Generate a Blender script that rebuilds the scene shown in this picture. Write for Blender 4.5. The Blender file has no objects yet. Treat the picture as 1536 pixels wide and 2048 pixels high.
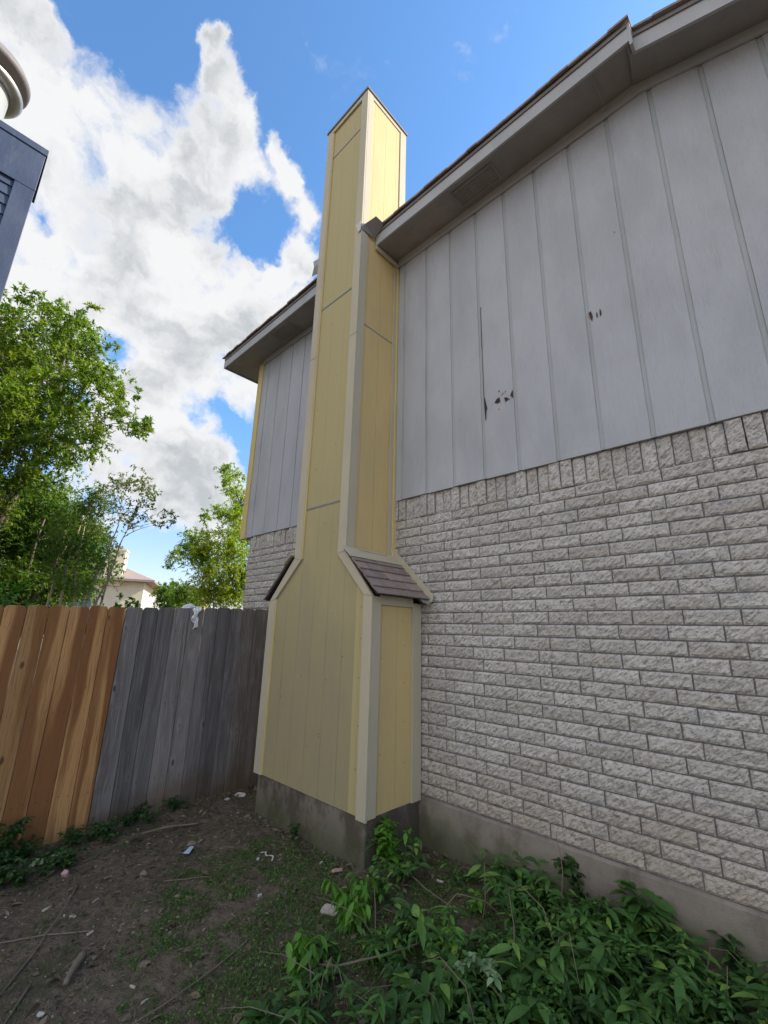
import bpy, math, random
import numpy as np
from mathutils import Vector, Matrix, noise
random.seed(7); RNG = np.random.RandomState(11)
S = bpy.context.scene
# ------------------------------------------------------------------ camera
cd = bpy.data.cameras.new('camera'); cam = bpy.data.objects.new('camera', cd); S.collection.objects.link(cam)
r_ = Vector((0.723714, 0.689635, 0.025318)); u_ = Vector((0.166148, -0.209732, 0.963539)); f_ = Vector((-0.6698, 0.69312, 0.266368))
M3 = Matrix((r_, u_, -f_)).transposed().to_4x4(); M3.translation = Vector((4.0433, -3.1683, 1.3015)); cam.matrix_world = M3
cd.sensor_fit = 'VERTICAL'; cd.sensor_height = 36.0; cd.lens = 36.0 * 871.8 / 2048.0; cd.clip_start = 0.05; cd.clip_end = 2000
S.camera = cam
# ------------------------------------------------------------------ light
SUN_AZ, SUN_EL = math.radians(56), math.radians(35)
S.view_settings.view_transform = 'Standard'; S.view_settings.look = 'None'; S.view_settings.gamma = 1.0
S.view_settings.use_curve_mapping = False; S.view_settings.exposure = 0.78
S.render.resolution_x, S.render.resolution_y = 768, 1024
ld = bpy.data.lights.new('sun', 'SUN'); ld.energy = 5.0; ld.angle = math.radians(0.6); ld.color = (1.0, 0.90, 0.76)
sun = bpy.data.objects.new('sun', ld); S.collection.objects.link(sun)
sd = Vector((math.cos(SUN_EL) * math.cos(SUN_AZ), math.cos(SUN_EL) * math.sin(SUN_AZ), math.sin(SUN_EL)))
sun.rotation_euler = sd.to_track_quat('Z', 'Y').to_euler(); sun.location = sd * 50
W = bpy.data.worlds.new('World'); S.world = W; W.use_nodes = True

class NT:
    def __init__(s, tree): s.t = tree; s.n = tree.nodes; s.l = tree.links
    def node(s, typ, **kw):
        n = s.n.new(typ)
        for k, v in kw.items():
            if k.startswith('i_'): continue
            setattr(n, k, v)
        return n
    def put(s, sock, v):
        if hasattr(v, 'is_output') or isinstance(v, bpy.types.NodeSocket): s.l.new(v, sock)
        else:
            if isinstance(v, (tuple, list)) and len(v) == 3 and sock.type == 'RGBA': v = (*v, 1)
            sock.default_value = v
    def math(s, op, a, b=None, c=None, clamp=False):
        n = s.node('ShaderNodeMath', operation=op, use_clamp=clamp); s.put(n.inputs[0], a)
        if b is not None: s.put(n.inputs[1], b)
        if c is not None: s.put(n.inputs[2], c)
        return n.outputs[0]
    def vmath(s, op, a, b=None, out=0):
        n = s.node('ShaderNodeVectorMath', operation=op); s.put(n.inputs[0], a)
        if b is not None: s.put(n.inputs[1], b)
        return n.outputs[out]
    def mapr(s, v, a, b, c=0.0, d=1.0, smooth=True):
        n = s.node('ShaderNodeMapRange'); n.interpolation_type = 'SMOOTHSTEP' if smooth else 'LINEAR'
        for i, x in enumerate((v, a, b, c, d)): s.put(n.inputs[i], x)
        return n.outputs[0]
    def mix(s, f, a, b, blend='MIX'):
        n = s.node('ShaderNodeMix', data_type='RGBA', blend_type=blend); s.put(n.inputs[0], f); s.put(n.inputs[6], a); s.put(n.inputs[7], b)
        return n.outputs[2]
    def noise(s, vec, scale, detail=3, rough=0.55, dist=0.0, out=0):
        n = s.node('ShaderNodeTexNoise'); s.put(n.inputs['Vector'], vec); n.inputs['Scale'].default_value = scale
        n.inputs['Detail'].default_value = detail; n.inputs['Roughness'].default_value = rough; n.inputs['Distortion'].default_value = dist
        return n.outputs[out]
    def mapping(s, vec, loc=(0, 0, 0), rot=(0, 0, 0), sc=(1, 1, 1)):
        n = s.node('ShaderNodeMapping'); s.put(n.inputs[0], vec)
        n.inputs[1].default_value = loc; n.inputs[2].default_value = rot; n.inputs[3].default_value = sc
        return n.outputs[0]
    def pos(s): return s.node('ShaderNodeNewGeometry').outputs['Position']
    def sep(s, v): n = s.node('ShaderNodeSeparateXYZ'); s.put(n.inputs[0], v); return n.outputs

# ------------------------------------------------------------------ world: clear sky with cumulus
w = NT(W.node_tree); w.n.clear()
sky = w.node('ShaderNodeTexSky', sky_type='NISHITA'); sky.sun_disc = False
sky.sun_elevation = SUN_EL; sky.sun_rotation = math.pi / 2 - SUN_AZ; sky.air_density = 1.1; sky.dust_density = 0.6; sky.ozone_density = 2.2
dirv = w.node('ShaderNodeTexCoord').outputs['Generated']
CLOUDS = [(-0.649, -0.084, 0.756, 0.076), (-0.672, -0.046, 0.739, 0.066), (-0.714, 0.004, 0.7, 0.094), (-0.788, -0.024, 0.616, 0.115), (-0.68, 0.065, 0.73, 0.073), (-0.629, 0.057, 0.775, 0.025), (-0.514, 0.127, 0.848, 0.023), (-0.542, 0.152, 0.826, 0.036), (-0.567, 0.193, 0.801, 0.057), (-0.635, 0.18, 0.751, 0.082), (-0.709, 0.134, 0.692, 0.097), (-0.583, 0.242, 0.776, 0.038), (-0.544, 0.298, 0.784, 0.032), (-0.553, 0.34, 0.761, 0.032), (-0.533, 0.268, 0.802, 0.023), (-0.736, 0.193, 0.649, 0.115), (-0.674, 0.33, 0.661, 0.082), (-0.606, 0.36, 0.709, 0.049), (-0.806, 0.101, 0.584, 0.123), (-0.747, 0.303, 0.592, 0.102), (-0.806, 0.028, 0.592, 0.111), (-0.803, 0.214, 0.557, 0.079), (-0.873, 0.183, 0.452, 0.096), (-0.809, 0.291, 0.511, 0.085), (-0.791, 0.373, 0.484, 0.061), (-0.883, 0.281, 0.376, 0.105), (-0.865, 0.374, 0.334, 0.062), (-0.926, 0.193, 0.326, 0.097), (-0.9, 0.345, 0.267, 0.08), (-0.924, 0.275, 0.265, 0.076), (-0.896, 0.396, 0.201, 0.072), (-0.953, 0.243, 0.181, 0.036), (-0.544, 0.04, 0.838, 0.014), (-0.773, -0.124, 0.622, 0.133), (-0.914, -0.074, 0.399, 0.156), (-0.981, 0.145, 0.129, 0.097), (-0.662, -0.15, 0.734, 0.09), (-0.581, -0.145, 0.801, 0.061)]
HOLES = [(-0.852, 0.151, 0.502, 0.025), (-0.773, 0.021, 0.634, 0.015), (-0.834, 0.365, 0.414, 0.022), (-0.831, 0.421, 0.363, 0.03), (-0.86, 0.308, 0.407, 0.014), (-0.625, 0.293, 0.723, 0.038), (-0.608, 0.26, 0.751, 0.02), (-0.949, 0.285, 0.137, 0.056), (-0.925, 0.355, 0.134, 0.049), (-0.595, -0.002, 0.803, 0.033), (-0.564, 0.063, 0.823, 0.035), (-0.649, 0.256, 0.716, 0.021)]
n1 = w.noise(dirv, 4.5, 8, 0.62, out=1)
wv = w.vmath('SCALE', w.vmath('SUBTRACT', n1, (0.5, 0.5, 0.5))); wv.node.inputs['Scale'].default_value = 0.17
dv = w.vmath('ADD', dirv, wv)
D = None
for (x, y, z, r) in CLOUDS:
    a = w.math('SUBTRACT', 1.0, w.math('DIVIDE', w.vmath('DISTANCE', dv, (x, y, z), out=1), r * 1.22))
    if D is None: D = a
    else: D = w.math('SMOOTH_MAX', D, a, 0.25)
D = w.math('SMOOTH_MIN', D, 0.50, 0.3)
for (x, y, z, r) in HOLES:
    a = w.math('MAXIMUM', w.math('SUBTRACT', 1.0, w.math('DIVIDE', w.vmath('DISTANCE', dv, (x, y, z), out=1), r * (1.4 if r > .03 else 2.4))), 0.0)
    D = w.math('SUBTRACT', D, w.math('MULTIPLY', a, 1.0 if r > .03 else 0.55))
n2 = w.noise(dv, 11.0, 10, 0.58, 0.2)
# unseen broken bright cloud, added behind the camera to fill the shade with light
n4 = w.noise(w.mapping(dirv, loc=(1.3, 2.2, .4), sc=(1, 1, 1.7)), 2.1, 7, 0.6, 0.3)
sx = w.sep(dirv); away = w.mapr(w.math('ADD', w.math('MULTIPLY', sx[1], -1.0), w.math('MULTIPLY', sx[2], 0.0)), 0.16, 0.42)
D2 = w.math('SUBTRACT', w.math('MULTIPLY', w.math('MULTIPLY', w.mapr(n4, 0.36, 0.52), away), 1.1), 0.25)
D = w.math('MAXIMUM', D, D2)
dens = w.math('ADD', D, w.math('MULTIPLY', w.math('SUBTRACT', n2, 0.5), w.mapr(D, -0.55, -0.1, 0.0, 1.65)))
cov = w.mapr(dens, -0.10, 0.40)
n3 = w.noise(w.mapping(dv, loc=(3, 1, 2), sc=(1, 1, 1.8)), 6.5, 7, 0.5, 0.15)
core = w.mapr(dens, 0.15, 0.65)
grey = w.math('MULTIPLY', core, w.mapr(n3, 0.43, 0.66))
ccol = w.mix(grey, (3.6, 3.62, 3.65), (2.15, 2.28, 2.42))
ccol = w.mix(away, ccol, (5.25, 5.3, 5.4))
skyc = w.mix(1.0, sky.outputs[0], (0.72, 1.02, 1.22), 'MULTIPLY')
skyc = w.mix(w.mapr(sx[2], 0.5, 0.0), skyc, w.mix(1.0, skyc, (1.15, 0.74, 0.70), 'MULTIPLY'))
out = w.mix(cov, skyc, ccol)
bg = w.node('ShaderNodeBackground'); w.put(bg.inputs[0], out); bg.inputs[1].default_value = 0.15
wo = w.node('ShaderNodeOutputWorld'); w.l.new(bg.outputs[0], wo.inputs[0])
W.cycles.sampling_method = 'AUTOMATIC'

# ------------------------------------------------------------------ mesh helpers
class MB:
    def __init__(s): s.v = []; s.f = []; s.a = []
    def add(s, vs, fs, val=0.5):
        o = len(s.v); s.v += [tuple(p) for p in vs]; s.f += [tuple(i + o for i in f) for f in fs]; s.a += [val] * len(fs)
        return s
    def box(s, x0, x1, y0, y1, z0, z1, val=0.5):
        return s.add([(x0, y0, z0), (x1, y0, z0), (x1, y1, z0), (x0, y1, z0), (x0, y0, z1), (x1, y0, z1), (x1, y1, z1), (x0, y1, z1)],
                     [(0, 3, 2, 1), (4, 5, 6, 7), (0, 1, 5, 4), (1, 2, 6, 5), (2, 3, 7, 6), (3, 0, 4, 7)], val)
    def prism(s, poly, a, b, axis='y', val=0.5):
        """poly: list of 2D points; extruded from a to b along the axis ('y': poly is x,z; 'x': y,z; 'z': x,y)"""
        n = len(poly)
        def P(p, t): return (p[0], t, p[1]) if axis == 'y' else (t, p[0], p[1]) if axis == 'x' else (p[0], p[1], t)
        vs = [P(p, a) for p in poly] + [P(p, b) for p in poly]
        fs = [tuple(range(n)), tuple(range(2 * n - 1, n - 1, -1))] + [(i, i + n, (i + 1) % n + n, (i + 1) % n) for i in range(n)]
        return s.add(vs, fs, val)
    def tube(s, pts, rads, k=6, val=0.5, cap=True):
        pts = [Vector(p) for p in pts]; vs = []; fs = []
        for i, p in enumerate(pts):
            d = (pts[min(i + 1, len(pts) - 1)] - pts[max(i - 1, 0)]).normalized()
            a = d.orthogonal().normalized() if i == 0 else (prev - d * prev.dot(d)).normalized()
            prev = a; b = d.cross(a)
            for j in range(k):
                t = 2 * math.pi * j / k; vs.append(p + (a * math.cos(t) + b * math.sin(t)) * rads[i])
        for i in range(len(pts) - 1):
            for j in range(k): fs.append((i * k + j, i * k + (j + 1) % k, (i + 1) * k + (j + 1) % k, (i + 1) * k + j))
        if cap: fs.append(tuple(range(k - 1, -1, -1))); fs.append(tuple(range((len(pts) - 1) * k, len(pts) * k)))
        return s.add(vs, fs, val)
    def lathe(s, prof, c, k=40, val=0.5):
        vs = []; fs = []
        for (r, z) in prof:
            for j in range(k): t = 2 * math.pi * j / k; vs.append((c[0] + r * math.cos(t), c[1] + r * math.sin(t), c[2] + z))
        for i in range(len(prof) - 1):
            for j in range(k): fs.append((i * k + j, i * k + (j + 1) % k, (i + 1) * k + (j + 1) % k, (i + 1) * k + j))
        return s.add(vs, fs, val)
ORG = {}
def raw(name, V, F, A, mat, parent=None, smooth=False, fix=False, bevel=0.0):
    V = np.asarray(V, dtype=float); lo = V.min(0); hi = V.max(0); org = np.array([(lo[0] + hi[0]) / 2, (lo[1] + hi[1]) / 2, lo[2]])
    me = bpy.data.meshes.new(name)
    if isinstance(F, np.ndarray):
        nf, k = F.shape; me.vertices.add(len(V)); me.vertices.foreach_set('co', (V - org).ravel())
        me.loops.add(nf * k); me.loops.foreach_set('vertex_index', F.ravel().astype(np.int32))
        me.polygons.add(nf); me.polygons.foreach_set('loop_start', np.arange(0, nf * k, k, dtype=np.int32))
        try: me.polygons.foreach_set('loop_total', np.full(nf, k, dtype=np.int32))
        except Exception: pass
        me.update(calc_edges=True); me.validate()
    else:
        me.from_pydata([tuple(p) for p in (V - org)], [], F); me.update()
    at = me.attributes.new('v', 'FLOAT', 'FACE'); at.data.foreach_set('value', np.asarray(A, dtype=np.float32))
    if smooth: me.polygons.foreach_set('use_smooth', [True] * len(me.polygons))
    if fix:
        import bmesh
        bm = bmesh.new(); bm.from_mesh(me); bmesh.ops.recalc_face_normals(bm, faces=bm.faces); bm.to_mesh(me); bm.free()
    o = bpy.data.objects.new(name, me); S.collection.objects.link(o)
    me.materials.append(mat)
    po = ORG.get(parent.name, Vector((0, 0, 0))) if parent else Vector((0, 0, 0))
    o.location = Vector(org) - po
    if parent: o.parent = parent
    ORG[o.name] = Vector(org)
    if bevel:
        b = o.modifiers.new('bevel', 'BEVEL'); b.width = bevel; b.segments = 2; b.limit_method = 'ANGLE'; b.angle_limit = math.radians(40)
    return o
def obj(name, mb, mat, parent=None, label=None, **kw):
    kw.setdefault('fix', True)
    o = raw(name, mb.v, mb.f, mb.a, mat, parent, **kw)
    if label: o['label'] = label
    return o
def empty(name, loc, label, cat, group=None):
    e = bpy.data.objects.new(name, None); S.collection.objects.link(e); e.location = loc; e.empty_display_size = 0.1
    ORG[e.name] = Vector(loc); e['label'] = label; e['category'] = cat
    if group: e['group'] = group
    return e
def tag(o, label=None, cat=None, group=None, kind=None):
    if label: o['label'] = label
    if cat: o['category'] = cat
    if group: o['group'] = group
    if kind: o['kind'] = kind
    return o

# ------------------------------------------------------------------ materials
def mat(name, fn):
    m = bpy.data.materials.new(name); m.use_nodes = True; t = NT(m.node_tree); t.n.clear()
    b = t.node('ShaderNodeBsdfPrincipled'); o = t.node('ShaderNodeOutputMaterial'); t.l.new(b.outputs[0], o.inputs[0])
    b.inputs['Specular IOR Level'].default_value = 0.3
    fn(t, b, o); return m
def bump(t, b, h, dist, strength=1.0, nrm=None):
    n = t.node('ShaderNodeBump'); t.put(n.inputs['Height'], h); n.inputs['Distance'].default_value = dist; n.inputs['Strength'].default_value = strength
    if nrm is not None: t.l.new(nrm, n.inputs['Normal'])
    t.l.new(n.outputs[0], b.inputs['Normal']); return n.outputs[0]
def attr(t, name='v'):
    n = t.node('ShaderNodeAttribute'); n.attribute_name = name; return n.outputs['Fac']

def painted(name, c1, c2, rough=0.75, grain=(30, 30, 1.2), bd=0.002, grime=0.25, gcol=(0.12, 0.12, 0.11), grooves=None, warm=None):
    def fn(t, b, o):
        p = t.pos()
        g = t.noise(t.mapping(p, sc=grain), 3.0, 5, 0.6)
        big = t.noise(t.mapping(p, sc=(1.6, 1.6, 0.7)), 1.7, 5, 0.6)
        c = t.mix(t.mapr(big, 0.35, 0.68), c1, c2)
        c = t.mix(t.math('MULTIPLY', t.mapr(g, 0.5, 0.75), 0.22), c, tuple(x * 0.72 for x in c1))
        gr = t.noise(t.mapping(p, loc=(4, 2, 1), sc=(2.3, 2.3, 0.5)), 2.6, 7, 0.7)
        c = t.mix(t.math('MULTIPLY', t.mapr(gr, 0.52, 0.78), grime), c, gcol)
        sp = t.noise(p, 55.0, 2, 0.5)
        c = t.mix(t.math('MULTIPLY', t.mapr(sp, 0.70, 0.76), 0.25), c, tuple(x * 0.5 for x in gcol))
        bl = t.mapr(t.noise(t.mapping(p, loc=(1, 5, 2), sc=(9, 9, 5)), 2.4, 7, 0.72), 0.56, 0.66)
        h = t.math('ADD', t.math('ADD', g, t.math('MULTIPLY', t.noise(p, 120.0, 2, 0.5), 0.5)), t.math('MULTIPLY', bl, 0.12))
        if grooves:
            ax, pitch, off, wd = grooves
            x = t.sep(p)[ax]
            fr = t.math('ABSOLUTE', t.math('SUBTRACT', t.math('FRACT', t.math('DIVIDE', t.math('ADD', x, off), pitch)), 0.5))
            ln = t.mapr(fr, wd / pitch, wd / pitch * 0.45)
            wl = t.mapr(t.noise(t.mapping(p, sc=(3, 3, 0.8)), 2.0, 3), 0.35, 0.6)
            c = t.mix(t.math('MULTIPLY', t.math('MULTIPLY', ln, wl), 0.3), c, tuple(x * 0.55 for x in c1))
            h = t.math('SUBTRACT', h, t.math('MULTIPLY', ln, 1.0))
        if warm:
            wn = t.noise(t.mapping(p, loc=(7, 7, 3), sc=(1.5, 1.5, 0.8)), 1.6, 5, 0.6); sp_ = t.sep(p)
            fresh = t.mapr(t.math('ADD', sp_[2], t.math('MULTIPLY', wn, 2.5)), 2.2, 4.4)
            strip = t.math('MULTIPLY', t.mapr(sp_[0], 1.292, 1.298, smooth=False), t.mapr(sp_[2], 1.75, 1.65))
            c = t.mix(t.math('MULTIPLY', t.math('MAXIMUM', fresh, strip), 0.85), c, warm)
        t.put(b.inputs['Base Color'], c); b.inputs['Roughness'].default_value = rough
        bump(t, b, h, bd)
    return mat(name, fn)

M_front = painted('yellow primed siding front', (0.345, 0.292, 0.160), (0.31, 0.27, 0.165), grooves=(0, 0.212, 0.03, 0.006), grime=0.22, gcol=(0.20, 0.21, 0.17), warm=(0.45, 0.375, 0.185))  # front toned darker than the side: weathering plus shade put into the colour
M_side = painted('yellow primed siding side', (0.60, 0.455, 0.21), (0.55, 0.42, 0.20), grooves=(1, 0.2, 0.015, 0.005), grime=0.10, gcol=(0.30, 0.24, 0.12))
M_trim = painted('primed trim board', (0.49, 0.435, 0.315), (0.44, 0.395, 0.295), grime=0.20, gcol=(0.24, 0.24, 0.22), grain=(60, 60, 30), bd=0.0012)
M_trimedge = painted('yellow trim edge', (0.62, 0.50, 0.22), (0.58, 0.46, 0.20), grime=0.05)
M_grey = painted('grey painted siding', (0.435, 0.443, 0.470), (0.38, 0.388, 0.412), grime=0.22, gcol=(0.17, 0.17, 0.18), grain=(45, 45, 3.0), bd=0.005)
M_channel = painted('siding channel', (0.385, 0.405, 0.41), (0.34, 0.36, 0.365), grime=0.15, gcol=(0.2, 0.2, 0.2), grain=(45, 45, 3.0), bd=0.004)
M_greytrim = painted('grey painted trim', (0.40, 0.40, 0.41), (0.35, 0.355, 0.365), grime=0.25, gcol=(0.12, 0.12, 0.12), grain=(6, 40, 40), bd=0.002)
M_soffit = painted('soffit board', (0.31, 0.28, 0.255), (0.26, 0.24, 0.222), grime=0.35, gcol=(0.10, 0.09, 0.085), grain=(3, 30, 30), bd=0.002)
M_metal = painted('galvanised flashing', (0.33, 0.34, 0.32), (0.28, 0.30, 0.28), rough=0.6, grime=0.2, gcol=(0.2, 0.19, 0.17), grain=(10, 10, 10), bd=0.001)
M_flash = painted('blue grey joint flashing', (0.20, 0.23, 0.27), (0.25, 0.27, 0.30), rough=0.4, grime=0.2)
M_capmetal = painted('dark chimney cap', (0.17, 0.15, 0.14), (0.22, 0.20, 0.19), rough=0.6)
M_dark = painted('dark gap', (0.03, 0.028, 0.025), (0.04, 0.035, 0.03), grime=0.0)
M_rot = painted('rotten wood', (0.07, 0.035, 0.025), (0.03, 0.02, 0.018), grime=0.5, gcol=(0.02, 0.015, 0.01))
M_navy = painted('dark blue painted wood', (0.040, 0.056, 0.098), (0.062, 0.078, 0.12), rough=0.5, grime=0.2, gcol=(0.22, 0.23, 0.26), grain=(14, 14, 2), bd=0.0015)
M_white = painted('white scrap', (0.58, 0.55, 0.50), (0.48, 0.46, 0.42), grime=0.5, gcol=(0.3, 0.27, 0.22), grain=(20, 20, 20))
M_cloth = painted('white cloth', (0.74, 0.74, 0.72), (0.62, 0.62, 0.61), grime=0.2, gcol=(0.4, 0.38, 0.35), grain=(40, 40, 40), bd=0.003)
M_cream = painted('cream stucco', (0.62, 0.55, 0.40), (0.58, 0.50, 0.36), grime=0.15, gcol=(0.35, 0.3, 0.22), grain=(2, 2, 2))
M_tan = painted('tan wall', (0.55, 0.38, 0.22), (0.50, 0.34, 0.2), grime=0.1)
M_glass = painted('window glass', (0.10, 0.13, 0.16), (0.14, 0.17, 0.2), rough=0.15)

def f_brick(t, b, o):
    p = t.pos(); v = attr(t)
    s = t.mapping(p, rot=(0, math.radians(-52), 0), sc=(1, 1, 1))
    s = t.mapping(s, sc=(85, 30, 24))
    st = t.noise(s, 1.0, 5, 0.62, 0.3); fine = t.noise(p, 90.0, 4, 0.65)
    vor = t.noise(t.mapping(p, sc=(60, 60, 75)), 1.0, 3, 0.6, 0.8)
    br = t.mix(t.mapr(v, 0.0, 1.0), (0.52, 0.485, 0.445), (0.63, 0.60, 0.56))
    z = t.sep(p)[2]; big = t.noise(p, 2.2, 5, 0.6)
    br = t.mix(t.math('MULTIPLY', t.mapr(t.math('ADD', z, t.math('MULTIPLY', big, 0.9)), 1.05, 0.35), 0.75), br, (0.46, 0.37, 0.29))
    pit = t.math('ADD', t.math('MULTIPLY', st, 0.6), t.math('MULTIPLY', vor, 0.4))
    br = t.mix(t.math('MULTIPLY', t.mapr(pit, 0.52, 0.41), 0.8), br, (0.25, 0.228, 0.21))
    br = t.mix(t.math('MULTIPLY', t.mapr(fine, 0.55, 0.68), 0.22), br, (0.64, 0.62, 0.59))
    stn = t.noise(t.mapping(p, loc=(2, 0, 5), sc=(2.5, 1, 4)), 1.8, 5, 0.65)
    br = t.mix(t.math('MULTIPLY', t.mapr(stn, 0.53, 0.70), 0.5), br, (0.32, 0.32, 0.34))
    bn = t.noise(t.mapping(p, sc=(3.6, 1, 11)), 1.0, 1, 0.4); br = t.mix(t.math('MULTIPLY', t.mapr(bn, 0.58, 0.66), 0.22), br, (0.50, 0.42, 0.34))
    mort = t.mix(t.mapr(t.noise(p, 14, 4), 0.3, 0.7), (0.16, 0.15, 0.16), (0.22, 0.21, 0.21))
    isb = t.mapr(v, -0.2, -0.1, 0, 1)
    t.put(b.inputs['Base Color'], t.mix(isb, mort, br)); b.inputs['Roughness'].default_value = 0.85
    h = t.math('ADD', t.math('MULTIPLY', pit, 1.0), t.math('MULTIPLY', fine, 0.35))
    bump(t, b, h, 0.022, 1.0)
M_brick = mat('split face painted brick', f_brick)

def f_conc(t, b, o, k=1.0, st=0.7):
    p = t.pos(); z = t.sep(p)[2]
    n = t.noise(p, 3.2, 7, 0.62); n2 = t.noise(t.mapping(p, sc=(1.6, 1.6, 1.0)), 2.3, 8, 0.68)
    c = t.mix(t.mapr(n, 0.3, 0.7), (0.195, 0.165, 0.138), (0.27, 0.232, 0.195))
    c = t.mix(t.math('MULTIPLY', t.mapr(n2, 0.48 - (st - .7) * .3, 0.66 - (st - .7) * .3), st), c, (0.10, 0.08, 0.062))
    moss = t.mapr(t.math('ADD', t.math('MULTIPLY', z, -1.0), t.math('MULTIPLY', n, 0.6)), 0.34, 0.60)
    c = t.mix(t.math('MULTIPLY', moss, 0.7), c, (0.075, 0.09, 0.035))
    f = t.noise(p, 130, 3, 0.6); c = t.mix(t.math('MULTIPLY', t.mapr(f, 0.55, 0.7), 0.25), c, (0.28, 0.26, 0.24))
    c = t.mix(1.0, c, (k, k, k), 'MULTIPLY')
    t.put(b.inputs['Base Color'], c); b.inputs['Roughness'].default_value = 0.9
    bump(t, b, t.math('ADD', t.math('MULTIPLY', n, 3.0), t.math('MULTIPLY', f, 0.6)), 0.004)
M_conc = mat('weathered concrete', f_conc)
M_conc2 = mat('stained mossy concrete', lambda t, b, o: f_conc(t, b, o, 0.82, 0.95))

def f_shingle(t, b, o):
    p = t.pos(); v = attr(t); g = t.noise(p, 260, 2, 0.6); m = t.noise(p, 9, 4, 0.6)
    c = t.mix(v, (0.22, 0.155, 0.13), (0.42, 0.32, 0.27)); c = t.mix(t.mapr(m, 0.35, 0.7), c, (0.29, 0.24, 0.215))
    c = t.mix(t.math('MULTIPLY', t.mapr(g, 0.5, 0.7), 0.6), c, (0.32, 0.27, 0.25)); c = t.mix(t.math('MULTIPLY', t.mapr(g, 0.45, 0.35), 0.6), c, (0.06, 0.05, 0.05))
    t.put(b.inputs['Base Color'], c); b.inputs['Roughness'].default_value = 0.95; bump(t, b, g, 0.003)
M_shingle = mat('asphalt shingle', f_shingle)

def f_wood(c_dark, c_mid, c_light, weather):
    def fn(t, b, o):
        p = t.pos(); v = attr(t)
        off = t.node('ShaderNodeCombineXYZ'); t.put(off.inputs[0], t.math('MULTIPLY', v, 37.0)); t.put(off.inputs[2], t.math('MULTIPLY', v, 11.0))
        q = t.vmath('ADD', p, off.outputs[0])
        wob = t.noise(t.mapping(q, sc=(1, 2.2, 0.7)), 1.3, 3, 0.5, out=1)
        ws = t.vmath('SCALE', t.vmath('SUBTRACT', wob, (0.5, 0.5, 0.5))); ws.node.inputs['Scale'].default_value = 0.13
        qq = t.vmath('ADD', q, ws)
        band = t.noise(t.mapping(qq, sc=(1, 8.0, 0.33)), 1.25, 1, 0.4)
        ring = t.noise(t.mapping(qq, sc=(1, 60.0, 1.8)), 1.6, 4, 0.6)
        fib = t.noise(t.mapping(q, sc=(20, 220.0, 7)), 1.0, 3, 0.6)
        kn = t.node('ShaderNodeTexVoronoi'); kn.feature = 'F1'; t.put(kn.inputs['Vector'], t.mapping(q, sc=(1, 3.4, 1.55))); kn.inputs['Scale'].default_value = 1.6
        knot = t.mapr(kn.outputs['Distance'], 0.10, 0.045)
        kh = t.mapr(kn.outputs['Distance'], 0.26, 0.05)
        z = t.sep(p)[2]
        if weather:
            c = t.mix(t.mapr(band, 0.35, 0.65), c_dark, c_mid)
            c = t.mix(t.math('MULTIPLY', t.mapr(ring, 0.48, 0.66), 0.55), c, c_light)
            c = t.mix(t.math('MULTIPLY', kh, 0.35), c, c_light)
            bigp = t.noise(t.mapping(p, sc=(1, 1.4, 2.2)), 2.4, 6, 0.65)
            c = t.mix(t.math('MULTIPLY', t.mapr(bigp, 0.52, 0.75), 0.3), c, (0.26, 0.255, 0.265))
            low = t.mapr(t.math('ADD', z, t.math('MULTIPLY', t.noise(p, 3, 5), 0.7)), 0.36, -0.02)
            c = t.mix(t.math('MULTIPLY', low, 0.75), c, (0.115, 0.075, 0.04))
        else:
            c = t.mix(t.mapr(band, 0.41, 0.57), c_light, t.mix(t.mapr(v, 0.2, 0.9), c_mid, c_dark))
            c = t.mix(t.math('MULTIPLY', t.mapr(ring, 0.46, 0.66), 0.5), c, tuple(x * 0.8 for x in c_dark))
        c = t.mix(1.0, c, t.mix(v, (0.66, 0.67, 0.69), (1.3, 1.27, 1.25)), 'MULTIPLY')
        c = t.mix(t.math('MULTIPLY', t.mapr(fib, 0.5, 0.75), 0.3), c, tuple(x * 0.6 for x in c_dark))
        c = t.mix(t.math('MULTIPLY', knot, 0.85), c, tuple(x * 0.25 for x in c_mid))
        t.put(b.inputs['Base Color'], c); b.inputs['Roughness'].default_value = 0.8
        h = t.math('ADD', t.math('ADD', ring, t.math('MULTIPLY', fib, 0.6)), t.math('MULTIPLY', kh, 1.5 if weather else 0.3))
        bump(t, b, h, 0.004 if weather else 0.0018)
    return fn
M_cedar = mat('new cedar pickets', f_wood((0.20, 0.086, 0.030), (0.31, 0.142, 0.048), (0.45, 0.245, 0.095), False))
M_oldwood = mat('weathered pickets', f_wood((0.13, 0.115, 0.105), (0.195, 0.176, 0.165), (0.31, 0.29, 0.28), True))

def f_soil(t, b, o):
    p = t.pos(); n = t.noise(p, 1.5, 6, 0.62); m = t.noise(p, 22, 6, 0.7); f = t.noise(p, 110, 3, 0.6)
    c = t.mix(t.mapr(n, 0.35, 0.65), (0.14, 0.102, 0.07), (0.20, 0.15, 0.105)); c = t.mix(t.math('MULTIPLY', t.mapr(m, 0.5, 0.64), 0.8), c, (0.27, 0.21, 0.15))
    c = t.mix(t.math('MULTIPLY', t.mapr(m, 0.46, 0.34), 0.6), c, (0.022, 0.018, 0.013)); c = t.mix(t.math('MULTIPLY', t.mapr(f, 0.62, 0.72), 0.35), c, (0.17, 0.14, 0.11))
    g = t.noise(p, 2.4, 4, 0.6); c = t.mix(t.math('MULTIPLY', t.mapr(g, 0.48, 0.62), 0.45), c, (0.040, 0.055, 0.018))
    t.put(b.inputs['Base Color'], c); b.inputs['Roughness'].default_value = 0.95
    bump(t, b, t.math('ADD', t.math('MULTIPLY', m, 2.2), f), 0.018)
M_soil = mat('bare soil', f_soil)

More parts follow.
